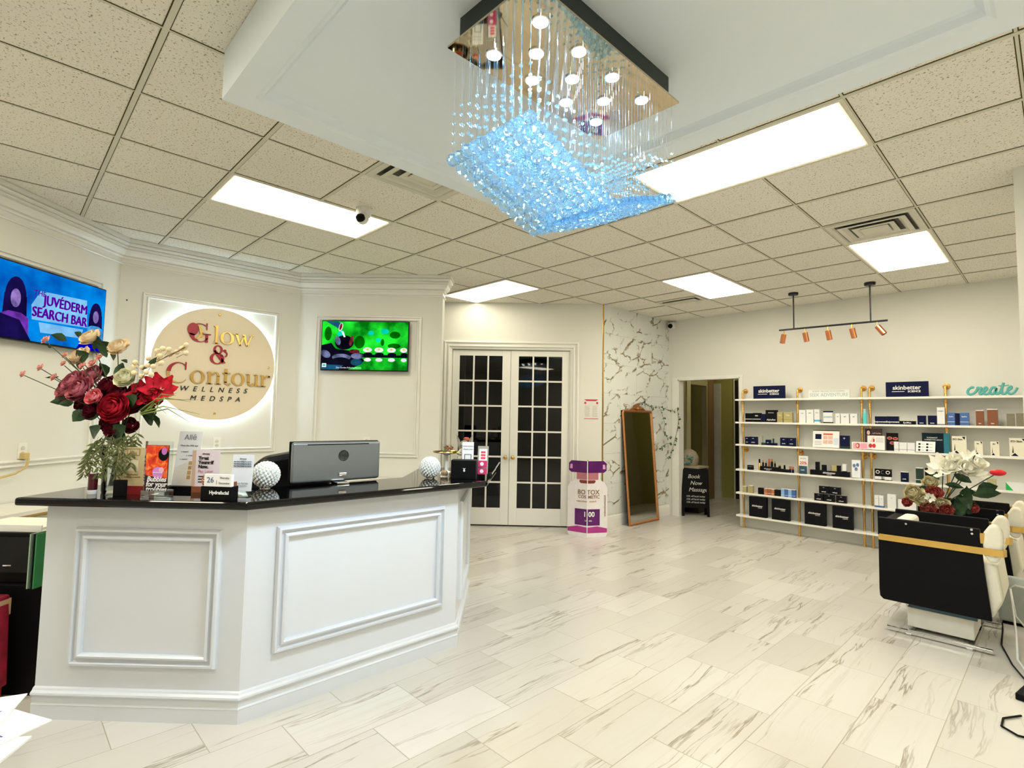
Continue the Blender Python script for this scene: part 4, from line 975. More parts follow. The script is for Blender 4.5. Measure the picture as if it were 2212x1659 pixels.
# black cabinet group at the desk's left end
t = thing('file_cabinet', 'tall black two part file cabinet at the left end of the desk', 'cabinet', (-.60, -.26, 0), A45)
MB().box(-.62, .11, .0, .40, .0, .545).build('lower_body', BLACK, t, bevel=.004)
u = MB().box(-.62, .055, .03, .36, .546, .80).build('drawer_unit', BLACK, t, bevel=.004)
MB().box(-.20, .045, .022, .03, .60, .78).build('drawer', mat('black_drawer', (.006, .006, .007), .3, spec=.2), t)
MB().box(-.125, -.08, .008, .022, .632, .642).build('drawer_handle', CHROME, t, bevel=.003)
t = thing('paper_tray', 'white letter tray lying on top of the black file cabinet', 'tray', (-.60, -.26, .801), A45); MB().box(-.40, .03, .05, .33, 0, .006).build('tray_bottom', WHITE, t); MB().box(-.40, .03, .05, .056, .006, .035).build('tray_lip', WHITE, t); MB().box(-.39, .02, .07, .32, .0065, .022).build('paper_stack', CREAM, t)
for i, (m_, lab, dx) in enumerate(((mat('green_folder', (.03, .25, .07), .5), 'bright green file folder leaning between cabinet and desk', .105), (mat('dark_folder', (.01, .02, .02), .4), 'black file folder leaning between cabinet and desk', .090), (mat('pale_green_folder', (.32, .46, .36), .5), 'pale green file folder leaning against the black cabinet', .074))):
    tag(MB().box(-.003, .003, -.06, .22, 0, .27).build('file_folder', m_, loc=(-.60 + dx * .7071, -.26 + dx * .7071, .5465), rot=(0, 0, A45)), lab, 'folder', 'file folders')
t = thing('tote_bag', 'dark red patterned tote bag hanging at the left edge before the black cabinet', 'bag', (-.635, -.418, 0), A45)
MB().prism([(-.16, .08), (.15, .08), (.13, .52), (-.14, .52)], -.06, .03, 'y').build('bag_body', mat('red_bag', (.30, .01, .03), .5, ns=14, amt=.9), t, bevel=.01); MB().box(-.142, .132, -.064, .034, .42, .50).build('tan_band', mat('tan_leather', (.55, .36, .2), .5), t); MB().box(-.13, .12, -.062, .03, .0, .08).build('bag_base', RED, t)
MB().tube([(-.09, -.015, .52), (-.08, -.03, .60), (0, -.03, .63), (.08, -.03, .60), (.09, -.015, .52)], .006, 6).build('handle', mat('tan_leather', (.55, .36, .2), .5), t, True)
# magazines on a side table just left of the camera
t = thing('side_table', 'small dark side table under the magazines at the bottom left corner', 'side table', (1.13, -.66, 0), R(10))
MB().box(-.30, .30, -.26, .26, .56, .585).build('top', BLACK, t, bevel=.004)
for sx_ in (-1, 1):
    for sy_ in (-1, 1): MB().tube([(sx_ * .27, sy_ * .23, 0), (sx_ * .26, sy_ * .22, .56)], .014, 8).build('leg', BLACK, t, True)
MAGZ = .5855
def mag(name, label, x, y, ang, w_, h, z, m_, extra=None, th=.006):
    t = thing(name, label, 'magazine', (x, y, z), R(ang), 'magazines on the side table')
    c = MB().box(-w_ / 2, w_ / 2, -h / 2, h / 2, 0, th).build('cover', m_, t)
    if extra: extra(t, th)
    return t
def lines(t, th):
    for q in range(7): MB().box(-.07, .07 - .01 * (q % 3), -.10 + .022 * q, -.10 + .022 * q + .004, th, th + .0006).build('text_line', mat('print_blue', (.05, .06, .3), .6), t)
def patt(t, th):
    MB().box(-.09, .09, -.12, 0, th, th + .0006).build('patterned_photo', mat('black_white_pattern', (.35, .35, .35), .5, ns=260, amt=.95), t); MB().box(-.03, .05, .0, .05, th, th + .0008).build('red_print', RED, t)
mag('magazine', 'magazine with patterned cover under the white papers at the bottom left', 1.28, -.46, 55, .21, .27, MAGZ, WHITE, patt)
mag('leaflet', 'white leaflet with blue text lines fanned over the magazine at the bottom left', 1.15, -.415, 28, .20, .26, MAGZ + .0068, WHITE, lines, .003)
mag('leaflet', 'white leaflet with printed lines topmost of the fanned papers at the bottom left', 1.05, -.43, 70, .19, .26, MAGZ + .0108, WHITE, lines, .003)

# ------------------------------------------------------------------ mirror, bottle standee, notice, vines
MW, MH = .77, 1.60
lean = math.atan2(.125, MH)
t = thing('floor_mirror', 'tall leaning floor mirror with copper frame against the marble wall', 'mirror', (-1.055, 6.272, 0), (0, 0, 0))
t.rotation_euler = (R(0), 0, PI / 2)
fm_ = mat('antique_copper_frame', (.50, .22, .08), .35, .7, ns=50, amt=.3)
FRP = [(0, 0), (0, .012), (.010, .022), (.022, .022), (.03, .010), (.034, .004), (.034, 0)]
pth = [(-MW / 2, 0), (-MW / 2, MH - .05)] + [(-MW / 2 + .05 - .05 * math.cos(R(a)), MH - .05 + .05 * math.sin(R(a))) for a in (30, 60, 90)] + [(MW / 2 - .05 + .05 * math.sin(R(a)), MH - .05 + .05 * math.cos(R(a))) for a in (0, 30, 60, 90)] + [(MW / 2, 0)]
f = MB().sweep(pth, FRP, True, ax='y').build('frame', fm_, t, rot=(-lean, 0, 0))
MB().box(-MW / 2 + .02, MW / 2 - .02, -.004, .0, .02, MH - .02).build('mirror_glass', MIRROR, t, rot=(-lean, 0, 0)); MB().box(-MW / 2 + .004, MW / 2 - .004, .0, .012, .01, MH - .008).build('backing', BLACK, t, rot=(-lean, 0, 0))
mb = MB(); rr = random.Random(11)
for k in range(15):
    a = -1 + 2 * k / 14; h = .085 * (1 - a * a) + .015
    leaf_mb(mb, (a * .12, -.01, MH - .01), (a * .17 + rr.uniform(-.01, .01), -.02, MH + h), .03, .2, Vector((0, 1, 0)))
mb.sph((0, -.015, MH + .02), .022, 10, 8).tube([(-.2, -.01, MH), (-.12, -.02, MH + .03), (0, -.02, MH + .012), (.12, -.02, MH + .03), (.2, -.01, MH)], .008, 6)
mb.build('crest_ornament', fm_, t, rot=(-lean, 0, 0))
# bottle standee: two crossed printed panels
STW = mat('standee_print_white', (.78, .74, .76), .3); STP = mat('standee_purple', (.10, .006, .13), .2, ns=5, amt=.5); STM = mat('standee_magenta', (.42, .03, .25), .3, ns=5, amt=.4)
t = thing('bottle_standee', 'giant medicine bottle shaped standee with purple cap on the floor by the mirror', 'standee', (-1.00, 4.90, 0), R(37))
WX = 1.46
BP = [(.0, 0), (.17, 0), (.185, .03), (.185, .60), (.16, .66), (.115, .70), (.115, .79), (.0, .79)]
CP = [(0, .785), (.15, .785), (.175, .81), (.175, .90), (.15, .93), (0, .93)]
def wing(a, nm):
    def pr_(mb, poly, y0, y1): mb.prism([(p[0] * WX, p[1]) for p in poly], y0, y1, 'y'); return mb
    e = bpy.data.objects.new(nm, None)
    o = pr_(MB(), [(p[0], p[1]) for p in BP], -.004, .004).build(nm, STW, t, rot=a)
    pr_(MB(), CP, -.006, .006).build('cap_print', STP, o); pr_(MB(), [(0, .70), (.10, .70), (.10, .785), (0, .785)], -.0052, .0052).build('stopper_print', mat('stopper_pink', (.45, .16, .2), .4), o)
    pr_(MB(), [(0, .05), (.183, .05), (.183, .10), (.09, .13), (0, .12)], -.0046, .0046).build('lower_tint', STM, o)
    pr_(MB(), [(0, .14), (.115, .14), (.115, .34), (0, .34)], -.0056, .0056).build('violet_label', STP, o)
    pr_(MB(), [(0, .655), (.06, .655), (.075, .675), (.07, .695), (0, .695)], -.0052, .0052).build('neck_print', mat('neck_brown', (.20, .04, .03), .3), o)
    pr_(MB(), [(.14, .885), (.16, .885), (.165, .83), (.14, .83)][::-1], -.0068, .0068).build('cap_highlight', mat('cap_highlight_pink', (.7, .35, .6), .3), o)
    return o
wr = wing(R(25), 'right_panel'); wl = wing(R(180 - 25), 'left_panel'); wb = wing(R(90), 'rear_panel')
MB().tube([(0, -.004, 0), (0, -.004, .93)], .006, 6).build('centre_seam', WHITE, t)
for o, sgn in ((wr, 1), (wl, -1)):
    tx = dict(rot=(PI / 2, 0, 0) if sgn > 0 else (PI / 2, 0, PI))
    def tt_(s, size, x, z, m, **k): text(s, size, m, o, (x * WX, -.0062 if sgn > 0 else .0062, z), **tx, **k)
    BRI = mat('bronze_ink', (.25, .14, .08), .5)
    tt_('TOX' if sgn > 0 else 'BO', .080, .052, .545, BRI, bold=.001); tt_('METIC' if sgn > 0 else 'COS', .055, .058 if sgn > 0 else .046, .488, BRI, bold=.001)
    tt_('toxinA' if sgn > 0 else 'onabotulinum', .034, .05, .435, mat('gold_ink', (.45, .25, .05), .5), sx=1.0 if sgn > 0 else .75)
    tt_('00' if sgn > 0 else '1', .085, .038 if sgn > 0 else .020, .275, WHITE, bold=.002); tt_('nits' if sgn > 0 else 'U', .03, .028 if sgn > 0 else .012, .20, WHITE)
text('onabotulinumtoxinA', .042, mat('bronze_ink', (.25, .14, .08), .5), wr, (.235, -.0062, .38), rot=(PI / 2, -PI / 2, 0), sx=.75)
# notice on wall
t = thing('wall_notice', 'small white paper notice with red border strips on the wall', 'notice', (FD[0] - .152 * .7071, FD[1] - .152 * .7071, 1.57), A45)
MB().box(-.10, .10, -.003, 0, -.15, .15).build('paper', mat('notice_paper', (.74, .72, .66), .6), t)
PR = mat('notice_red', (.55, .03, .08), .5)
MB().prism([(-.098, .148), (.098, .148), (.06, .125), (-.06, .125)], -.004, -.003, 'y').build('red_heading', PR, t); MB().box(-.095, .095, -.004, -.003, -.115, -.107).build('red_line', PR, t)
for c_ in (-1, 1):
    flat(ell(c_ * .08, .10, .014, .016), -.004, PR, 'red_mark', t)
    for q in range(9): MB().box(c_ * .05 - .036, c_ * .05 + .036 - .01 * (q % 2), -.0038, -.003, .055 - .017 * q, .060 - .017 * q).build('text_line', mat('faint_ink', (.40, .40, .38), .6), t)
# artificial vine
t = thing('ivy_garland', 'trailing green ivy garland draped beside the mirror and hallway opening', 'garland', (0, 0, 0))
vp_ = [(-1.15, 6.30, 1.71), (-1.14, 6.42, 1.70), (-1.13, 6.60, 1.64), (-1.13, 6.82, 1.66), (-1.12, 7.0, 1.62), (-1.08, 7.13, 1.60), (-1.02, 7.15, 1.66), (-1.0, 7.15, 1.48), (-1.02, 7.14, 1.30), (-1.06, 7.12, 1.12), (-1.10, 7.08, .92), (-1.13, 6.98, .86)]
v2 = [(-1.13, 6.85, 1.62), (-1.12, 6.95, 1.40), (-1.12, 6.90, 1.28), (-1.11, 7.02, 1.18), (-1.10, 7.10, 1.22)]
mb = MB(); mb.tube(vp_, .0035, 5); mb.tube(v2, .003, 5); v3 = [(-1.12, 6.72, 1.02), (-1.12, 6.85, 1.04), (-1.11, 6.98, 1.1), (-1.1, 7.1, 1.1)]; mb.tube(v3, .003, 5)
mb.build('vine_stem', mat('vine_stem', (.10, .12, .03), .6), t)
mb = MB(); rr = random.Random(5)
for path in (vp_, v2, v3):
    for a, b in zip(path, path[1:]):
        a, b = Vector(a), Vector(b)
        for q in range(4):
            p = a.lerp(b, rr.random()); d = Vector((rr.uniform(.0, .4), rr.uniform(-1, 1), rr.uniform(-1, .7))).normalized() * rr.uniform(.03, .055); leaf_mb(mb, p, p + d, .028, .2, Vector((1, 0, 0)))
mb.build('ivy_leaves', mat('ivy_leaf', (.04, .09, .03), .5, ns=30, amt=.6), t)
# light switch
tag(MB().box(-.036, .036, -.006, 0, -.06, .06).build('light_switch', OUT, loc=(-1.197, 6.78, 1.2), rot=PI / 2, bevel=.002), 'white switch plate on marble wall right of the mirror', 'switch')
# ------------------------------------------------------------------ chalkboard A-frame and ornament in the doorway
t = thing('chalkboard_sign', 'black a-frame chalkboard with white handwriting in the hallway opening', 'chalkboard', (-.90, 7.45, 0), R(38))
for sd, nm in ((-1, 'front_panel'), (1, 'rear_panel')):
    pn = MB().box(-.20, .20, -.008, .008, .13, .70).build(nm, BLACK, t, loc=(0, sd * .10, 0), rot=(R(-sd * 6.5) * -1 * -1, 0, 0))
    pn.rotation_euler = (R(-6.5) if sd < 0 else R(6.5), 0, 0)
    for x in (-.185, .185): MB().box(x - .018, x + .018, -.012, .012, 0, .71).build('leg', BLACK, pn)
    if sd < 0:
        for i, s in enumerate(('Book', 'Now', 'Massage')): text(s, .085, mat('chalk', (.6, .6, .58), .9), pn, (-.02 + .03 * i, -.0095, .60 - .1 * i), shear=.3)
        for i in range(3): text('15% off facial today', .036, mat('chalk', (.6, .6, .58), .9), pn, (.0, -.0095, .30 - .045 * i), shear=.2)
    MB().box(-.20, .20, -.010, .010, .70, .715).build('top_rail', BLACK, pn)
t = thing('hall_pedestal', 'low dark pedestal behind the chalkboard carrying the domed ornament', 'pedestal', (-1.14, 7.80, 0), 0); MB().box(-.26, .20, -.15, .15, 0, .70).build('pedestal_body', mat('dark_wood', (.03, .02, .015), .5), t); MB().box(-.28, .22, -.17, .17, .70, .73).build('pedestal_top', mat('cream_runner', (.55, .48, .34), .6), t)
t = thing('domed_ornament', 'rounded pale ornament with teal flowers on the hall pedestal', 'ornament', (-1.17, 7.80, .7305))
MB().lathe([(0, 0), (.13, 0), (.15, .06), (.15, .14), (.11, .22), (.05, .26), (0, .27)], 22).build('dome', mat('pale_wicker', (.42, .36, .27), .7, ns=60, amt=.5), t, True)
mb = MB()
for k in range(40): mb.sph((rr.uniform(-.09, .14), -.14 + rr.uniform(-.02, .02), .03 + .14 * rr.random()), .018, 7, 5)
mb.build('teal_flowers', mat('teal_petal', (.18, .36, .30), .6, ns=40, amt=.5), t, True)
# ------------------------------------------------------------------ track light
t = thing('track_light', 'black ceiling track bar with five copper spot heads over the shelves', 'track light', (1.28, 6.47, CEIL), R(3))
bl_ = mat('matte_black_metal', (.02, .022, .03), .4, .4)
MB().tube([(-.55, 0, -.44), (.55, 0, -.44)], .011, 10).build('track_bar', bl_, t, True)
for sx_ in (-.385, .395):
    r_ = MB().tube([(sx_, 0, 0), (sx_, 0, -.44)], .008, 8).build('drop_rod', bl_, t, True); MB().lathe([(0, -.03), (.05, -.03), (.055, -.022), (.055, 0)], 20).build('ceiling_cup', bl_, r_, True, loc=(sx_, 0, -.001))
for k, (x, rx, ry) in enumerate(((-.495, 8, 14), (-.265, 8, -8), (-.025, 8, -8), (.215, 6, -10), (.455, 0, -34))):
    j = MB().tube([(0, 0, 0), (0, 0, -.055)], .006, 8).build('swivel_stem', GOLD, t, True, loc=(x, 0, -.445))
    MB().lathe([(0, 0), (.030, 0), (.030, -.11), (.027, -.112), (.026, -.03), (0, -.03)], 20).build('spot_head', COPPER, j, True, loc=(0, 0, -.05), rot=(R(rx), R(ry), 0))

# ------------------------------------------------------------------ pipe shelves
ZB = [1.757, 1.442, 1.135, .793, .477, .170]
BRASS = mat('brass_pipe', (.72, .43, .13), .25, 1.0)
SHW = mat('white_shelf_board', (.84, .83, .78), .35)
fl = MB().lathe([(0, .012), (.018, .012), (.018, .006), (.035, .005), (.036, 0), (0, 0)][::-1], 22).mesh('pipe_flange'); fl.materials.append(BRASS)
cp_ = MB().lathe([(.016, -.022), (.0175, -.016), (.0175, .016), (.016, .022)], 16).mesh('pipe_collar'); cp_.materials.append(BRASS)
def shelf_unit(label, x0, xs):
    t = thing('pipe_shelf', label, 'shelf', (x0, 7.2, 0), 0, 'brass pipe shelf units')
    for z in ZB: MB().box(-.062, 1.4685, -.20, -.012, z - .012, z + .012).build('board', SHW, t, bevel=.002)
    for x in xs:
        p = MB().tube([(x, -.10, .045), (x, -.10, 1.86), (x, -.094, 1.878), (x, -.080, 1.885), (x, -.012, 1.885)], .0125, 12).build('pipe_post', BRASS, t, True)
        inst(fl, 'flange', p, (x, 0, 1.885), (PI / 2, 0, 0))
        MB().tube([(x, -.10, 1.065), (x, -.012, 1.065)], .011, 10).build('wall_bracket', BRASS, p, True); inst(fl, 'flange', p, (x, 0, 1.065), (PI / 2, 0, 0))
        MB().tube([(x, -.10, .05), (x, -.10, .0)], .015, 10).build('floor_foot', BRASS, p, True)
        for z in ZB: inst(cp_, 'collar', p, (x, -.10, z - .035)); 
    return t
shelf_unit('left brass pipe shelf unit with white boards beside the hallway', 0, (.005, .715, 1.43))
shelf_unit('right brass pipe shelf unit with white boards behind the salon chairs', 1.533, (-.018, .692, 1.40))
SZ = [z + .0123 for z in ZB]
def pbox(shelf, x0, x1, h, m_, label, name='product_box', cat='box', group=None, dep=.055, yf=7.022, cap=None, txt=None, tm=None, tz=.3, ts=None, band=None, z=None, emb=None):
    xc = (x0 + x1) / 2; w_ = x1 - x0
    t = thing(name, label, cat, (xc, yf, SZ[shelf] if z is None else z), 0, group)
    MB().box(-w_ / 2, w_ / 2, 0, dep, 0, h).build('carton', m_, t)
    if cap: MB().box(-w_ / 2 - .0005, w_ / 2 + .0005, -.0006, dep + .0003, h - cap[0], h + .0006).build('lid_band', cap[1], t)
    if band: MB().box(-w_ / 2 - .0006, w_ / 2 + .0006, -.0007, dep + .0003, band[0], band[1]).build('colour_band', band[2], t)
    if txt: text(txt, ts or min(w_ * .26, .03), tm or WHITE, t, (0, -.0012, h * tz), bold=.0004)
    if emb: text(emb[0], emb[1], emb[2], t, (0, -.0012, h * .78))
    return t
# top shelf
def logo_sign(x0, x1, h, label, tilt=0):
    t = thing('brand_sign', label, 'sign', ((x0 + x1) / 2, 7.03, SZ[0]), 0, 'navy shelf signs'); w_ = x1 - x0
    MB().box(-w_ / 2, w_ / 2, 0, .03, 0, h).build('sign_block', NAVY, t, bevel=.002)
    text('skinbetter', .066 * w_ / .4, WHITE, t, (0, -.0012, h * .60), bold=.0012, sx=.98); MB().box(-.14 * w_ / .4, -.02, -.0012, 0, h * .34, h * .34 + .006).build('underline', WHITE, t)
    text('SCIENCE', .030, WHITE, t, (.07 * w_ / .4, -.0012, h * .35), bold=.0008)
logo_sign(.177, .583, .172, 'navy sign with white lettering on the top left shelf'); logo_sign(1.691, 2.087, .172, 'navy sign with white lettering on the top right shelf')
t = thing('word_plaque', 'white plaque with pale green adventure lettering on the top shelf', 'plaque', (1.094, 7.035, SZ[0])); MB().box(-.227, .227, 0, .02, 0, .10).build('plaque_board', WHITE, t)
PG = mat('pale_green_ink', (.36, .50, .46), .6); text('SEEK ADVENTURE', .062, PG, t, (0, -.0012, .035), sx=.86); text('BE BRAVE  TAKE RISKS  GO ON A JOURNEY', .026, PG, t, (0, -.0012, .082), sx=.72)
# script word 'create'
t = thing('word_decoration', 'teal cursive word decoration standing at the right of the top shelf', 'decoration', (2.409, 7.05, SZ[0])); TE = mat('teal_glitter', (.10, .42, .40), .4, ns=120, amt=.4)
mb = MB()
def stroke(pts, r=.0125): 
    cps = [Vector((p[0], 0, p[1])) for p in pts]; out = []
    for i in range(len(cps) - 1):
        p0, p1, p2, p3 = cps[max(i - 1, 0)], cps[i], cps[i + 1], cps[min(i + 2, len(cps) - 1)]
        for k in range(5):
            q = k / 5; out.append(.5 * ((2 * p1) + (p2 - p0) * q + (2 * p0 - 5 * p1 + 4 * p2 - p3) * q * q + (3 * p1 - p0 - 3 * p2 + p3) * q ** 3))
    out.append(cps[-1]); mb.tube(out, r, 7)
stroke([(.062, .078), (.045, .088), (.015, .06), (.01, .028), (.03, .01), (.06, .022), (.085, .055), (.095, .085)])
stroke([(.088, .09), (.10, .074), (.12, .078), (.105, .03), (.115, .012), (.14, .035), (.165, .065), (.155, .085), (.138, .06), (.14, .02), (.165, .012), (.195, .04)])
stroke([(.235, .075), (.21, .08), (.19, .045), (.195, .015), (.22, .02), (.24, .075), (.232, .03), (.245, .012), (.27, .04), (.295, .125)])
stroke([(.295, .128), (.28, .06), (.282, .018), (.30, .012), (.32, .04)]); stroke([(.255, .098), (.29, .094), (.335, .102)], .006)
stroke([(.318, .04), (.35, .065), (.35, .088), (.33, .07), (.325, .03), (.345, .01), (.375, .03), (.398, .075)])
mb.build('cursive_word', TE, t, True, loc=(0, 0, .005))
BLKC = mat('black_carton', (.004, .004, .006), .45, spec=.15); OLV = mat('olive_gold_carton', (.42, .36, .16), .35); BLUC = mat('mid_blue_carton', (.055, .14, .40), .4); BRC = mat('rust_brown_carton', (.22, .075, .03), .4, ns=60, amt=.25); TPC = mat('taupe_carton', (.20, .18, .12), .5, ns=60, amt=.3); SKB = mat('sky_blue', (.10, .42, .62), .4)
WC = mat('white_carton', (.80, .81, .82), .4, amt=.02); GRC = mat('dark_green_carton', (.006, .03, .02), .4, ns=80, amt=.5); COPC = mat('copper_carton', (.50, .17, .08), .35)
g2 = 'boxed products on the second shelf'
pbox(1, .069, .162, .118, BLKC, 'leftmost black box with white stripe on the second shelf', group=g2, band=(.035, .042, WHITE))
pbox(1, .171, .271, .123, BLKC, 'second black box with white stripe on the second shelf', group=g2, band=(.035, .042, WHITE), txt='skin', tz=.7)
pbox(1, .276, .334, .11, NAVY, 'narrow navy box between the striped and the tall black box', group=g2)
pbox(1, .339, .480, .162, BLKC, 'tall black box on the second shelf left of the olive boxes', group=g2, txt='AlphaRet', tz=.2, emb=('skinbetter', .018, WHITE))
pbox(1, .486, .555, .133, OLV, 'left olive gold box on the second shelf', group=g2, txt='Trio', tz=.7, tm=CREAM, band=(.036, .040, GOLD)); pbox(1, .565, .672, .134, OLV, 'right olive gold box on the second shelf', group=g2, txt='Trio', tz=.7, tm=CREAM, band=(.036, .040, GOLD))
pbox(1, .753, .832, .164, WC, 'first tall white box right of the second brass post', group=g2, txt='sun', tz=.75, tm=GREYINK); pbox(1, .840, .923, .169, WC, 'second tall white box right of the second brass post', group=g2, txt='sun', tz=.75, tm=GREYINK)
pbox(1, .931, .992, .173, WC, 'white box with sky blue lower band on the second shelf', group=g2, txt='tone', tz=.75, tm=GREYINK, band=(.018, .042, SKB))
t = pbox(1, 1.034, 1.136, .150, WC, 'white framed display block with dark blue top and foot', name='display_block', group=g2, cap=(.016, NAVY), txt='ZOSKIN', tz=.5, tm=SKB, dep=.03, band=(.0, .014, NAVY)); 
for x0, x1, lab in ((1.168, 1.217, 'first of three short white boxes left of the third post'), (1.226, 1.312, 'middle of three short white boxes left of the third post'), (1.326, 1.399, 'last of three short white boxes left of the third post')): pbox(1, x0, x1, .12, WC, lab, group=g2, txt='spf', tz=.7, tm=GREYINK)
t = thing('spray_bottle', 'aqua spray bottle standing between the two middle brass posts', 'bottle', (1.472, 7.045, SZ[1])); AQ = mat('aqua_plastic', (.12, .62, .62), .3)
MB().lathe([(0, 0), (.021, 0), (.022, .005), (.022, .12), (.016, .135), (0, .135)], 18).build('bottle_body', AQ, t, True); MB().lathe([(0, .135), (.013, .135), (.014, .175), (.010, .178), (0, .178)], 16).build('cap', mat('pale_aqua_cap', (.42, .68, .72), .3), t, True)
pbox(1, 1.578, 1.689, .09, NAVY, 'navy carton right of the double posts on the second shelf', group=g2, txt='Rejuvenate', tz=.3); pbox(1, 1.697, 1.806, .091, NAVY, 'second navy carton right of the double posts', group=g2, txt='Rejuvenate', tz=.3)
pbox(1, 1.813, 1.962, .04, BLKC, 'low flat black box among the navy cartons', group=g2, txt='EyeMax', tz=.5, ts=.024); pbox(1, 1.981, 2.054, .102, NAVY, 'navy box directly right of the low flat box', group=g2, txt='tone', tz=.2); pbox(1, 2.075, 2.150, .103, NAVY, 'navy box left of the tall white box', group=g2, txt='tone', tz=.2)
pbox(1, 2.156, 2.222, .193, WC, 'tallest white box on the second shelf of the right unit', group=g2, txt='oxygen', tz=.8, tm=GREYINK, band=(0, .012, GREYINK), dep=.05)
pbox(1, 2.244, 2.307, .134, BLUC, 'left blue box on the second shelf', group=g2, txt='hydra', tz=.7, band=(.036, .040, WHITE)); pbox(1, 2.312, 2.346, .13, NAVY, 'dark narrow box between the two blue boxes', group=g2); pbox(1, 2.349, 2.422, .135, BLUC, 'right blue box on the second shelf', group=g2, txt='hydra', tz=.7, band=(.036, .040, WHITE))
pbox(1, 2.479, 2.541, .164, BRC, 'narrow rust brown box on the second shelf', group=g2, txt='tan', tz=.15, cap=(.008, WHITE)); pbox(1, 2.569, 2.650, .176, BRC, 'wide rust brown box on the second shelf', group=g2, txt='tan', tz=.15, cap=(.008, WHITE)); pbox(1, 2.717, 2.775, .128, TPC, 'left taupe box at the far right of the second shelf', group=g2); pbox(1, 2.789, 2.870, .133, TPC, 'right taupe box at the far right of the second shelf', group=g2)
# third shelf
g3 = 'boxes and cards on the third shelf'
for x0, x1, h, lab in ((.061, .115, .103, 'leftmost navy box on the third shelf'), (.124, .218, .106, 'second navy box on the third shelf'), (.519, .606, .108, 'left of the paired navy boxes before the second post'), (.614, .700, .109, 'right of the paired navy boxes before the second post')): pbox(2, x0, x1, h, NAVY, lab, group=g3, txt='even', tz=.3, emb=('skin', .016, WHITE))
t = thing('acrylic_stand', 'clear acrylic step block carrying three tiny boxes on the third shelf', 'stand', (.39, 7.07, SZ[2])); MB().box(-.12, .02, .0, .05, 0, .12).build('acrylic_block', GLASS, t); MB().box(.02, .10, .0, .05, 0, .09).build('acrylic_step', GLASS, t)
pbox(2, .279, .330, .031, GRC, 'tiny green box before the acrylic block', group=g3, dep=.04); pbox(2, .334, .392, .073, NAVY, 'small navy cube before the acrylic block', group=g3, dep=.04, txt='eye', tz=.5); pbox(2, .396, .472, .032, NAVY, 'tiny flat navy box before the acrylic block', group=g3, dep=.04)
t, c = card('display_card', 'large white counter card with navy square and face photos on the third shelf', 'display card', 1.053, 7.03, 0, .294, .215, WHITE, R(8), z=SZ[2]); t['group'] = g3
MB().box(-.147, .147, -.0025, -.002, .205, .215).build('dark_top_strip', mat('dark_brown', (.05, .02, .01), .5), c); MB().box(-.12, -.05, -.0028, -.002, .10, .165).build('navy_square', NAVY, c)
for i in range(2):
    for j in range(2): MB().box(-.03 + .055 * i, .02 + .055 * i, -.0028, -.002, .045 + .055 * j, .09 + .055 * j).build('face_photo', mat('skin_photo', (.72, .48, .40), .5, ns=90, amt=.3), c)
MB().box(-.03, .075, -.0028, -.002, .155, .175).build('red_strip', mat('red_orange', (.6, .08, .03), .5), c); MB().box(.085, .135, -.0028, -.002, .03, .12).build('pale_blue_patch', mat('pale_blue', (.6, .7, .78), .5), c)
for q in range(3): MB().box(-.125, -.045, -.0028, -.002, .03 + .02 * q, .034 + .02 * q).build('text_line', GREYINK, c)
pbox(2, 1.212, 1.305, .159, NAVY, 'navy box with white cross emblem beside the large white card', group=g3, emb=('+', .05, WHITE), band=(0, .03, GRC))
t, c = card('display_card', 'pink and white card with red haired portrait near the double posts', 'display card', 1.422, 7.012, 0, .165, .083, WHITE, R(6), z=SZ[2]); t['group'] = g3
MB().box(-.072, .0, -.0028, -.002, .006, .072).build('pink_photo', mat('pink_photo', (.80, .38, .42), .5), c); MB().box(.005, .075, -.0028, -.002, .006, .072).build('pink_panel', mat('pink_panel', (.82, .35, .45), .5), c); flat(ell(-.022, .04, .022, .03), -.0034, mat('red_hair', (.45, .03, .03), .5), 'hair', c); flat(ell(-.026, .04, .012, .019), -.004, mat('skin_tone', (.80, .55, .48), .5), 'face', c)
t, c = card('display_card', 'dark brown card with portrait standing highest on the third shelf', 'display card', 1.55, 7.062, 0, .175, .245, mat('dark_brown_card', (.05, .012, .01), .4), R(3), z=SZ[2]); t['group'] = g3
flat(ell(-.05, .20, .026, .038), -.003, BLACK, 'hair', c); flat(ell(-.05, .198, .017, .027), -.0036, mat('skin_tone', (.80, .55, .48), .5), 'face', c); text('LIFT & FILL', .018, CREAM, c, (.035, -.003, .19))
t, c = card('display_card', 'white card with crossed leg photo before the dark brown card', 'display card', 1.58, 7.035, 0, .173, .164, WHITE, R(5), z=SZ[2]); t['group'] = g3
flat([(-.06, .09), (-.03, .15), (-.015, .15), (-.03, .09)], -.003, mat('skin_tone', (.80, .55, .48), .5), 'leg_photo', c); flat([(-.03, .09), (-.028, .13), (-.012, .12), (-.015, .09)], -.0035, mat('red_hair', (.45, .03, .03), .5), 'red_shoe', c)
for q in range(4): MB().box(.0, .07, -.003, -.002, .09 + .015 * q, .093 + .015 * q).build('text_line', GREYINK, c)
for dx in (-.055, -.02): flat(ell(dx, .045, .018, .025), -.003, mat('red_flower', (.55, .03, .03), .5, ns=80, amt=.7), 'red_flower_print', c)
t, c = card('display_card', 'black display panel with two pairs of lips on the third shelf', 'display card', 1.732, 7.075, 0, .116, .201, BLKC, R(2), z=SZ[2]); t['group'] = g3
LPM = mat('lip_print', (.55, .16, .13), .4, ns=60, amt=.4)
for dx, dz in ((-.025, .14), (.03, .135), (.0, .085)): flat(ell(dx, dz, .026, .018), -.003, LPM, 'lips', c); flat(ell(dx, dz, .016, .005), -.0036, BLACK, 'mouth_gap', c)
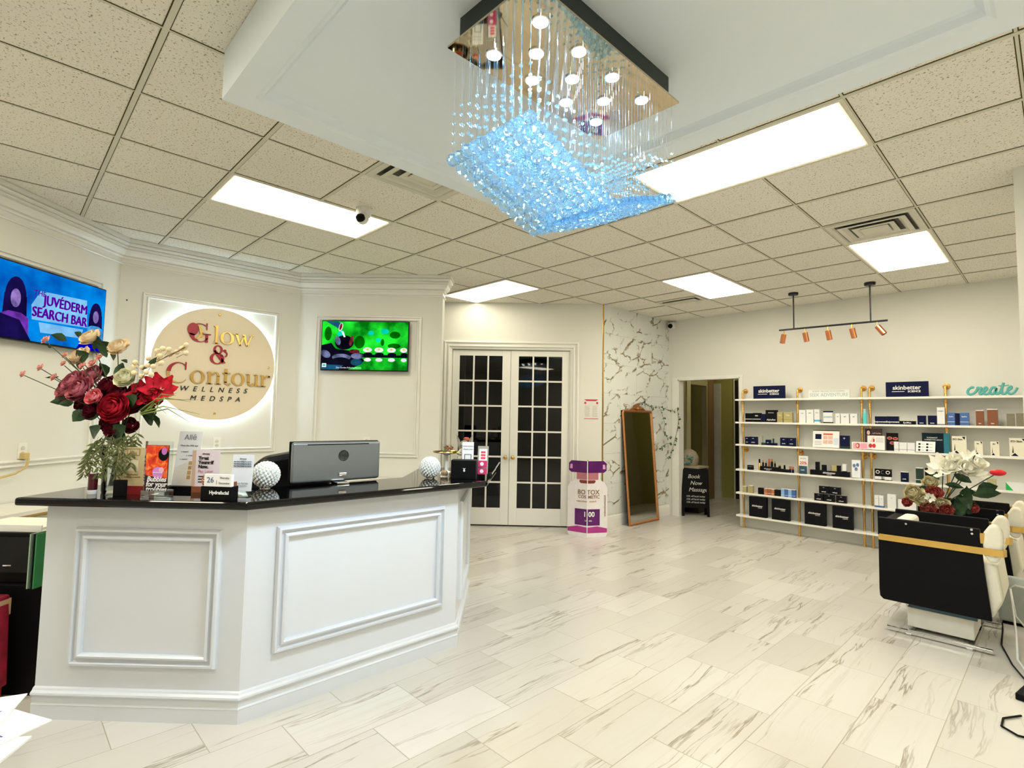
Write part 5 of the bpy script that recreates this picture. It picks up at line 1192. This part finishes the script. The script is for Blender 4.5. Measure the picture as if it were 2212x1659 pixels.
for x0, x1, h, lab in ((1.757, 1.801, .109, 'first small white carton in front of the lips panel'), (1.806, 1.877, .103, 'second small white carton right of the lips panel'), (1.882, 1.950, .102, 'third small white carton right of the lips panel')): pbox(2, x0, x1, h, WC, lab, group=g3, band=(.02, .024, GREYINK), dep=.04)
t = pbox(2, 2.011, 2.252, .218, mat('teal_black_print', (.002, .012, .02), .4, ns=8, amt=.9, spec=.2), 'large black and teal display box on the third shelf', group=g3, dep=.022, yf=7.06)
text('RADIANT', .022, WHITE, t, (-.03, -.0012, .165)); text('CORRECTIVE SERUM', .019, WHITE, t, (-.02, -.0012, .142), sx=.9); MB().box(.07, .121, -.001, 0, 0, .218).build('teal_side', mat('teal_print', (.02, .17, .24), .3), t)
t, c = card('display_card', 'tilted white card with black before and after photos', 'display card', 2.045, 7.012, 0, .17, .125, WHITE, R(22), z=SZ[2]); t['group'] = g3
for i in range(2):
    for q in range(3): MB().box(-.065 + .07 * i, -.045 + .07 * i, -.003, -.002, .012 + .035 * q, .032 + .035 * q).build('dark_photo', BLKC, c); MB().box(-.04 + .07 * i, -.01 + .07 * i, -.003, -.002, .02 + .035 * q, .024 + .035 * q).build('text_line', GREYINK, c)
for k, (x0, x1, h, lab) in enumerate(((2.274, 2.396, .191, 'large cream carton with blue corner marks right of the teal box'), (2.460, 2.525, .144, 'left small cream carton with blue wedge on the third shelf'), (2.586, 2.652, .146, 'right small cream carton with blue wedge on the third shelf'), (2.729, 2.86, .188, 'large cream carton at the far right of the third shelf'))):
    t = pbox(2, x0, x1, h, mat('ivory_carton', (.80, .77, .62), .4, amt=.03), lab, group=g3, dep=.04); w_ = x1 - x0
    text('ZO Skin' if w_ > .08 else 'ZO', w_ * .2, NAVY, t, (-w_ * .1, -.0012, h * .82), bold=.0006); MB().prism([(w_ * .2, h * .97), (w_ * .42, h * .97), (w_ * .38, h * .8)], -.001, 0, 'y').build('blue_wedge', NAVY, t); MB().prism([(-w_ * .42, h * .04), (.0, h * .04), (-w_ * .2, h * .2)], -.001, 0, 'y').build('blue_wedge', NAVY, t)
    MB().prism([(-w_ * .35, h * .2), (-w_ * .3, h * .6), (-w_ * .26, h * .2)], -.001, 0, 'y').build('dark_figure', INK, t)
# fourth shelf
g4 = 'cosmetics on the fourth shelf'
t = thing('puck_tin', 'round black tin at the left end of the fourth shelf', 'tin', (.122, 7.05, SZ[3])); MB().lathe([(0, 0), (.042, 0), (.042, .055), (.038, .06), (0, .06)], 20).build('tin_body', BLKC, t, True); MB().lathe([(.0425, .04), (.0425, .043)], 20).build('silver_line', CHROME, t)
t = thing('cosmetic_rack', 'black stepped rack with white lettering on the fourth shelf', 'rack', (.43, 7.022, SZ[3]), 0, g4); MB().prism([(-.165, 0), (.18, 0), (.18, .035), (.06, .045), (.06, .055), (-.165, .06)], 0, .06, 'y').build('rack_body', BLKC, t); text('skinbetter', .024, WHITE, t, (-.07, -.0012, .03)); text('SCIENCE', .012, WHITE, t, (-.07, -.0012, .013))
for k, (x, zb, h, r, m1, m2, lab) in enumerate(((.242, 0, .15, .013, GOLD, BLKC, 'gold tube with black cap left of the rack'), (.288, .0605, .075, .012, BLKC, GOLD, 'black bottle with gold cap first on the rack'), (.325, .0605, .07, .012, BLKC, CHROME, 'black bottle with silver cap on the rack'), (.366, .0605, .10, .014, COPPER, COPPER, 'left copper tube on the rack'), (.402, .0605, .10, .014, BLKC, COPPER, 'black tube with copper cap on the rack'), (.44, .0605, .07, .012, BLKC, GOLD, 'black bottle with gold cap right of the copper tubes'), (.50, .046, .045, .015, BLKC, GOLD, 'squat black bottle with gold cap on the low step'), (.56, .042, .05, .012, BLKC, BLKC, 'plain black bottle at the end of the rack'))):
    t = thing('cosmetic_bottle', lab, 'bottle', (x, 7.052, SZ[3] + zb), 0, g4); MB().lathe([(0, 0), (r, 0), (r, h * .62), (r * .7, h * .66), (0, h * .66)], 14).build('bottle_body', m1, t, True); MB().lathe([(0, h * .66), (r * .85, h * .66), (r * .85, h), (0, h)], 14).build('cap', m2, t, True)
for i, x in enumerate((.632, .665)):
    t = thing('copper_jar', ('left' if not i else 'right') + ' small copper lidded jar beside the rack', 'jar', (x, 7.04, SZ[3]), 0, g4); MB().lathe([(0, 0), (.014, 0), (.014, .045), (0, .045)], 14).build('jar_body', NAVY, t, True); MB().lathe([(0, .045), (.013, .045), (.013, .08), (0, .08)], 14).build('lid', COPPER, t, True)
t, c = card('display_card', 'white flyer with red print standing right of the second post on the fourth shelf', 'display card', .787, 7.045, 0, .108, .22, WHITE, R(2), z=SZ[3]); text('20%', .05, mat('red_ink', (.6, .05, .03), .5), c, (0, -.003, .13), bold=.001); text('afterglow', .018, GREYINK, c, (0, -.003, .19)); t['group'] = g4
pbox(3, .742, .832, .10, mat('teal_navy_print', (.02, .07, .12), .35, ns=30, amt=.7), 'small teal navy box in front of the white flyer', group=g4, dep=.02, txt='Lash', tz=.5)
t = thing('cosmetic_rack', 'long black display tray with white lettering right of the flyer', 'rack', (1.087, 7.022, SZ[3]), 0, g4); MB().box(-.215, .215, 0, .06, 0, .062).build('rack_body', BLKC, t); text('skinbetter', .034, WHITE, t, (0, -.0012, .036), bold=.0006); text('SCIENCE', .014, WHITE, t, (0, -.0012, .014))
for x0, x1, h, m_, lab in ((.932, .973, .10, BLKC, 'tall black box at left on the long display tray'), (1.003, 1.058, .068, BLKC, 'dark box first in the row on the long display tray'), (1.061, 1.108, .07, mat('grey_carton', (.26, .26, .28), .4), 'grey box in the row on the long display tray'), (1.112, 1.168, .072, OLV, 'gold box in the row on the long display tray'), (1.171, 1.206, .07, BLKC, 'dark box last in the row on the long display tray'), (1.230, 1.270, .094, WC, 'white box with black edges on the long display tray')):
    pbox(3, x0, x1, h, m_, lab, group=g4, dep=.045, yf=7.028, z=SZ[3] + .0622, band=(h * .05, h * .1, GOLD) if m_ is OLV else ((0, .01, BLKC) if m_ is WC else None))
t, c = card('display_card', 'white card with blue figures left of the double posts', 'display card', 1.373, 7.03, 0, .09, .208, mat('ice_white_card', (.78, .81, .86), .45), R(4), z=SZ[3]); t['group'] = g4
for dx, dz in ((-.02, .14), (.015, .15), (0, .10)): flat(ell(dx, dz, .016, .022), -.003, mat('blue_figure', (.12, .2, .4), .5, ns=90, amt=.8), 'blue_figure', c)
t = thing('goggle_box', 'black box with two white rings right of the double posts', 'box', (1.643, 7.022, SZ[3]), 0, g4); MB().box(-.08, .08, 0, .05, .042, .128).build('box_body', BLKC, t); MB().box(-.08, -.015, 0, .05, .008, .042).box(.015, .08, 0, .05, .008, .042).build('white_foot', WC, t); MB().box(-.08, .08, .002, .048, 0, .008).build('dark_foot', BLKC, t)
for dx in (-.05, .048): MB().lathe([(.013, 0), (.020, 0), (.020, .002), (.013, .002), (.013, 0)], 20).build('white_ring', WHITE, t, loc=(dx, -.0, .092), rot=(PI / 2, 0, 0))
MB().sweep(arc(0, .092, .016, .018, 60, 300, 10), [(0, 0), (0, .001), (.002, .001), (.002, 0)], False, ax='y').build('crescent', mat('grey_print', (.3, .35, .4), .5), t)
pbox(3, 1.812, 1.880, .113, NAVY, 'single navy box between goggles and green boxes', group=g4, cap=(.005, WHITE), txt='pads', tz=.3)
pbox(3, 1.952, 2.015, .169, GRC, 'left dark green box on the fourth shelf', group=g4, cap=(.006, WHITE), band=(.035, .041, WHITE)); pbox(3, 2.034, 2.087, .171, BLKC, 'black box between the dark green boxes', group=g4, band=(.035, .041, WHITE)); pbox(3, 2.090, 2.153, .172, GRC, 'right dark green box on the fourth shelf', group=g4, cap=(.006, WHITE), band=(.035, .041, WHITE))
pbox(3, 2.479, 2.549, .10, mat('silver_white_print', (.62, .64, .62), .4, ns=60, amt=.2), 'silver white box behind the white lilies', group=g4, dep=.04); pbox(3, 2.553, 2.617, .103, mat('khaki_print', (.45, .42, .22), .5, ns=60, amt=.4), 'khaki patterned box behind the white lilies', group=g4, dep=.04)
t = pbox(3, 2.691, 2.84, .082, WC, 'white box with green slanted ends at the right of the fourth shelf', group=g4, dep=.04); MB().prism([(-.0755, .001), (-.02, .001), (-.0755, .081)], -.001, 0, 'y').build('green_corner', mat('bright_green', (.02, .42, .10), .4), t)
# fifth shelf
g5 = 'small boxes on the fifth shelf'
for x0, x1, h, m_, lab in ((.022, .072, .084, OLV, 'leftmost gold box on the fifth shelf'), (.104, .158, .101, OLV, 'second gold box on the fifth shelf'), (.228, .300, .084, BLKC, 'black box before the copper boxes on the fifth shelf'), (.307, .348, .082, COPC, 'first copper box on the fifth shelf'), (.352, .393, .084, mat('rust_carton', (.36, .09, .04), .4), 'middle rust box on the fifth shelf'), (.397, .436, .082, COPC, 'last copper box on the fifth shelf'),
                           (.443, .517, .08, BLKC, 'black box before the blue boxes on the fifth shelf'), (.521, .562, .10, mat('light_blue_carton', (.25, .45, .75), .35), 'first light blue box on the fifth shelf'), (.565, .604, .102, BLUC, 'first mid blue box on the fifth shelf'), (.608, .650, .10, mat('light_blue_carton', (.25, .45, .75), .35), 'second light blue box on the fifth shelf'), (.653, .692, .102, BLUC, 'second mid blue box on the fifth shelf')):
    pbox(4, x0, x1, h, m_, lab, group=g5, cap=(.004, WHITE) if m_ is not BLKC else None, band=(.02, .024, WHITE) if m_ not in (BLKC, OLV) else None)
for x0, x1, h, z, lab in ((.915, 1.014, .091, None, 'lower left black box of the small pyramid'), (1.025, 1.135, .093, None, 'lower middle black box of the small pyramid'), (1.157, 1.264, .093, None, 'lower right black box of the small pyramid'), (.970, 1.076, .095, SZ[4] + .0935, 'upper left black box of the small pyramid'), (1.091, 1.200, .095, SZ[4] + .0935, 'upper right black box of the small pyramid')):
    pbox(4, x0, x1, h, BLKC, lab, group=g5, txt='refresh', tz=.25, ts=.018, z=z, cap=(.002, CHROME), emb=('skin', .012, WHITE))
for x0, x1, h, lab in ((1.554, 1.595, .136, 'left half of the paired slim white boxes on the fifth shelf'), (1.599, 1.641, .136, 'right half of the paired slim white boxes on the fifth shelf'), (1.680, 1.761, .163, 'taller white box left of the wide white box'), (1.780, 1.946, .114, 'wide white box on the fifth shelf'), (1.960, 2.039, .162, 'white box partly behind the flower arrangement')):
    pbox(4, x0, x1, h, WC, lab, group=g5, txt='~', tz=.75, tm=GREYINK, ts=.03, band=(0, .02, BLUC) if x1 < 1.65 else None)
# bottom shelf: black boxes
for k, (x0, x1, lab) in enumerate(((.109, .335, 'first large black box from the left on the bottom shelf'), (.403, .619, 'second large black box from the left on the bottom shelf'), (.801, 1.037, 'third large black box from the left on the bottom shelf'), (1.114, 1.328, 'fourth large black box from the left on the bottom shelf'), (1.580, 1.801, 'large black box with logo just behind the near salon chair'), (1.875, 2.076, 'large black box behind the flower arrangement'))):
    t = pbox(5, x0, x1, .262, BLKC, lab, group='large black boxes on the bottom shelf', dep=.058, yf=7.02)
    text('skinbetter', .034, WHITE, t, (-.005, -.0012, .145), bold=.0006); text('SCIENCE', .014, WHITE, t, (.03, -.0012, .122))
for k, (x0, x1, lab) in enumerate(((2.30, 2.52, 'large black box behind the far salon chair'), (2.58, 2.80, 'last large black box at the right of the bottom shelf'))):
    t = pbox(5, x0, x1, .262, BLKC, lab, group='large black boxes on the bottom shelf', dep=.058, yf=7.02); text('skinbetter', .034, WHITE, t, (-.005, -.0012, .145))

# ------------------------------------------------------------------ salon chairs
PAD = mat('cream_upholstery', (.80, .76, .62), .6, ns=50, amt=.05, bump=.0006)
def salon_chair():
    t = thing('salon_chair', '', 'salon chair', (0, 0, 0), 0, 'black and gold salon chairs')
    sp = [(.02, 0), (.60, 0), (.57, .32), (.555, .575), (.0, .575), (-.003, .07), (.0, .02)]
    for y in (0, .56):
        MB().prism(sp, y, y + .035, 'y').build('side_panel', BLACK, t, loc=(0, 0, .205), bevel=.006)
    MB().box(.0, .06, .036, .559, .225, .75).build('back_panel', BLACK, t, bevel=.006); MB().box(.0605, .16, .06, .535, .36, .76).build('back_cushion', PAD, t, bevel=.03, seg=3)
    MB().box(.10, .62, .045, .55, .36, .50).build('seat_cushion', PAD, t, bevel=.03, seg=3)
    MB().prism([(.545, .02), (.60, .02), (.655, .14), (.63, .36), (.535, .375), (.525, .33)], .036, .559, 'y').build('front_skirt', PAD, t, loc=(0, 0, .195), bevel=.02, seg=3)
    for y, sg in ((-.005, -1), (.60, 1)):
        b = MB().tube([(0, 0, 0), (1, 0, 0)], .001).v
        ab = MB().prism([(.0, .645), (.005, .622), (.575, .622), (.655, .622), (.655, .665), (.575, .665), (.01, .665)], y - .008, y + .002, 'y').build('arm_band', GOLD, t)
        MB().prism([(.60, -.05), (.665, -.045), (.68, .0), (.66, .045), (.60, .045)], .622, .665).build('band_loop', GOLD, ab, loc=(0, y + .035 * -sg, 0))
        MB().prism([(-.046, .04), (-.02, .0), (.02, .005), (.040, .05), (.050, .15), (.045, .215), (.02, .245), (-.015, .240), (-.045, .19), (-.052, .12)], -.04, .04, 'y').build('arm_pad', PAD, t, loc=(.618, y + .042 * -sg, .572), bevel=.026, seg=4)
        for x_, z_ in ((.165, .755), (.515, .770), (.517, .745)): MB().lathe([(0, .004), (.007, .004), (.009, 0)], 12).build('screw', CHROME, t, loc=(x_, y + .004 if sg < 0 else y - .006, z_), rot=(PI / 2 * (1 if sg < 0 else -1), 0, 0))
        MB().box(.555, .60, y + .006 if sg < 0 else y - .02, y + .018, .69, .755).build('gold_bracket', GOLD, t)
    MB().box(.14, .50, .10, .50, .03, .165).build('pedestal', mat('pedestal_white', (.80, .78, .68), .35), t, bevel=.006); MB().box(.16, .52, .08, .52, .166, .206).build('swivel_plate', mat('steel_blue_black', (.05, .09, .12), .3, .6), t)
    for y in (-.02, .62): MB().box(.04, .60, y, y + .022, .012, .034).build('floor_rail', CHROME, t, bevel=.003)
    for x_ in (.15, .47): MB().box(x_, x_ + .03, -.02, .642, .001, .012).build('cross_rail', CHROME, t)
    return t
sc1 = salon_chair(); sc1.location = (2.168, 4.215, 0); sc1['label'] = 'near black salon chair with gold arm band at the right edge'
sc2 = dup(sc1, 'far black salon chair with gold arm band behind the flower arrangement', (2.215, 5.40, 0))
# table with flowers between the chairs
t = thing('salon_table', 'white topped small table between the two nearest salon chairs', 'side table', (2.50, 5.10, 0)); MB().box(-.20, .26, -.16, .16, .665, .69).build('table_top', WHITE, t, bevel=.006)
MB().tube([(.02, 0, .02), (.02, 0, .665)], .02, 10).build('post', BLACK, t, True); MB().lathe([(0, 0), (.15, 0), (.15, .012), (.02, .022), (0, .022)], 24).build('foot', BLACK, t, True, loc=(.02, 0, 0))
t = thing('price_list', 'grey printed price card lying on the table between the salon chairs', 'card', (2.66, 4.985, .6905)); MB().box(-.09, .09, -.05, .13, 0, .004).build('card', mat('pale_grey_card', (.62, .63, .58), .5), t)
for q in range(4): MB().box(-.07, .07, -.035 + .03 * q, -.027 + .03 * q, .004, .0046).build('text_line', GREYINK, t)
FB = thing('flower_arrangement', 'arrangement of white lilies and red and cream hydrangeas between the salon chairs', 'flowers', (2.42, 5.10, .6905), R(12))
MB().lathe([(0, 0), (.05, 0), (.07, .05), (.065, .09), (.05, .10), (.045, .10), (.0, .09)], 20).build('pot', mat('dark_red_pot', (.06, .008, .01), .3), FB, True)
WL = petalmat('lily_petal', (.86, .84, .66), (.92, .92, .88)); LIL = petal_mesh('lily_white', WL, 7, 1.0, 1.0, .12, True); HYD = petal_mesh('hydrangea_mix', petalmat('mixed_hydrangea_petal', (.60, .50, .22), (.88, .84, .62)), 24, 1.3, .5, .35); HR = petal_mesh('hydrangea_red', petalmat('dusky_red_petal', (.30, .02, .03), (.62, .16, .12)), 22, 1.3, .5, .3)
def V(px, py, d=0.0): return Vector(((px - 2046) * .0047, -d, (1142 - py) * .0047))
nk = Vector((0, 0, .12))
WHR = petal_mesh('white_gardenia', WL, 10, 1.25, .3, .16)
for me, px, py, d, r, lab in ((WHR, 2058, 1048, .04, .075, 'white gardenia'), (WHR, 2082, 1050, .05, .085, 'white gardenia'), (WHR, 2098, 1040, .03, .07, 'white gardenia'), (WHR, 2068, 1034, .0, .065, 0), (LIL, 2050, 1040, .06, .105, 'white lily'), (LIL, 2088, 1046, .02, .10, 'white lily'), (LIL, 2075, 1030, -.02, .07, 'white lily'), (LIL, 2092, 1026, .0, .05, 0), (LIL, 2040, 1055, .0, .07, 0), (LIL, 2100, 1055, -.02, .07, 0), (HYD, 2030, 1078, .02, .06, 0), (HYD, 2005, 1098, .05, .075, 'cream hydrangea'), (HYD, 2020, 1108, .09, .07, 'cream hydrangea'), (HYD, 2045, 1112, .10, .05, 0), (HR, 2035, 1095, .06, .06, 'dusky red hydrangea'), (HR, 1996, 1116, .05, .04, 0), (HR, 2025, 1122, .10, .055, 0), (HR, 2050, 1122, .12, .05, 0), (HR, 2090, 1118, .02, .035, 0), (LIL, 2028, 1103, .13, .035, 0)):
    p = V(px, py, d); dr = p - nk; dr.y -= .3; inst(me, 'bloom', FB, p, dr.to_track_quat('Z', 'Y').to_euler(), r, label=lab or None)
p = V(2118, 1056, .05); mb = MB().sph(p, .045, 10, 8, (1.1, .5, .55)); mb.build('red_petal', mat('bright_red_petal', (.75, .01, .02), .4), FB, True)
mb = MB(); rr = random.Random(9)
for a, b, c, d, w_ in ((2085, 1075, 2062, 1062, .07), (2075, 1085, 2050, 1080, .05), (2092, 1090, 2118, 1078, .10), (2085, 1095, 2120, 1088, .09), (2070, 1095, 2090, 1090, .07), (2078, 1120, 2065, 1100, .10), (2070, 1130, 2062, 1110, .12), (2080, 1128, 2088, 1105, .12), (2082, 1120, 2078, 1080, .06), (2060, 1125, 2045, 1130, .10), (2075, 1130, 2070, 1095, .10), (2030, 1092, 2015, 1088, .04)):
    q = rr.uniform(0, .08); leaf_mb(mb, V(a, b, q), V(c, d, q + .02), w_, .15, Vector((0, 1, .2)))
mb.build('leaves', LEAF, FB)
mb = MB()
for px, py in ((2050, 1045), (2088, 1050), (2005, 1100), (2020, 1108), (2035, 1095), (2092, 1030), (2118, 1058), (2075, 1035)): mb.tube([nk * .3, nk, (nk + V(px, py)) / 2, V(px, py)], .004, 5)
mb.build('stems', mat('dark_stem', (.03, .05, .015), .6), FB, True)
# cables and power strip beside the near chair
t = thing('cable', 'white looping cable on the floor right of the near salon chair', 'cable', (0, 0, 0)); MB().tube([(2.90, 4.92, .012), (2.84, 4.9, .10), (2.82, 4.86, .30), (2.85, 4.78, .34), (2.93, 4.7, .35), (2.99, 4.62, .30)], .006, 6).tube([(2.82, 4.86, .30), (2.86, 4.5, .10), (2.88, 4.2, .012), (2.93, 4.0, .012)], .006, 6).build('cable_run', WHITE, t, True)
t = thing('power_cable', 'thin black cable on the floor below the chair front', 'cable', (0, 0, 0)); MB().tube([(2.76, 5.0, .008), (2.775, 4.8, .008), (2.79, 4.45, .008), (2.86, 4.1, .008), (2.93, 3.86, .012)], .005, 6).tube([(2.93, 3.35, .008), (2.87, 3.25, .008), (2.87, 3.15, .008), (2.93, 3.1, .008), (3.0, 3.12, .008)], .005, 6).build('cable_run', BLACK, t, True)
t = thing('power_strip', 'black power strip on the floor at the right edge', 'power strip', (2.955, 3.72, .001), R(80)); MB().box(-.16, .16, -.03, .03, 0, .035).build('strip_body', BLACK, t, bevel=.005); MB().box(-.02, .02, -.015, .015, .035, .045).build('socket', WHITE, t)
t = thing('ottoman', 'pale footrest between the salon chairs near the right edge', 'footrest', (2.84, 5.16, 0)); MB().box(-.10, .14, -.15, .15, .02, .30).build('footrest_body', mat('grey_footrest', (.45, .50, .48), .5), t, bevel=.02); MB().box(-.08, .12, -.13, .13, 0, .02).build('plinth', BLACK, t)
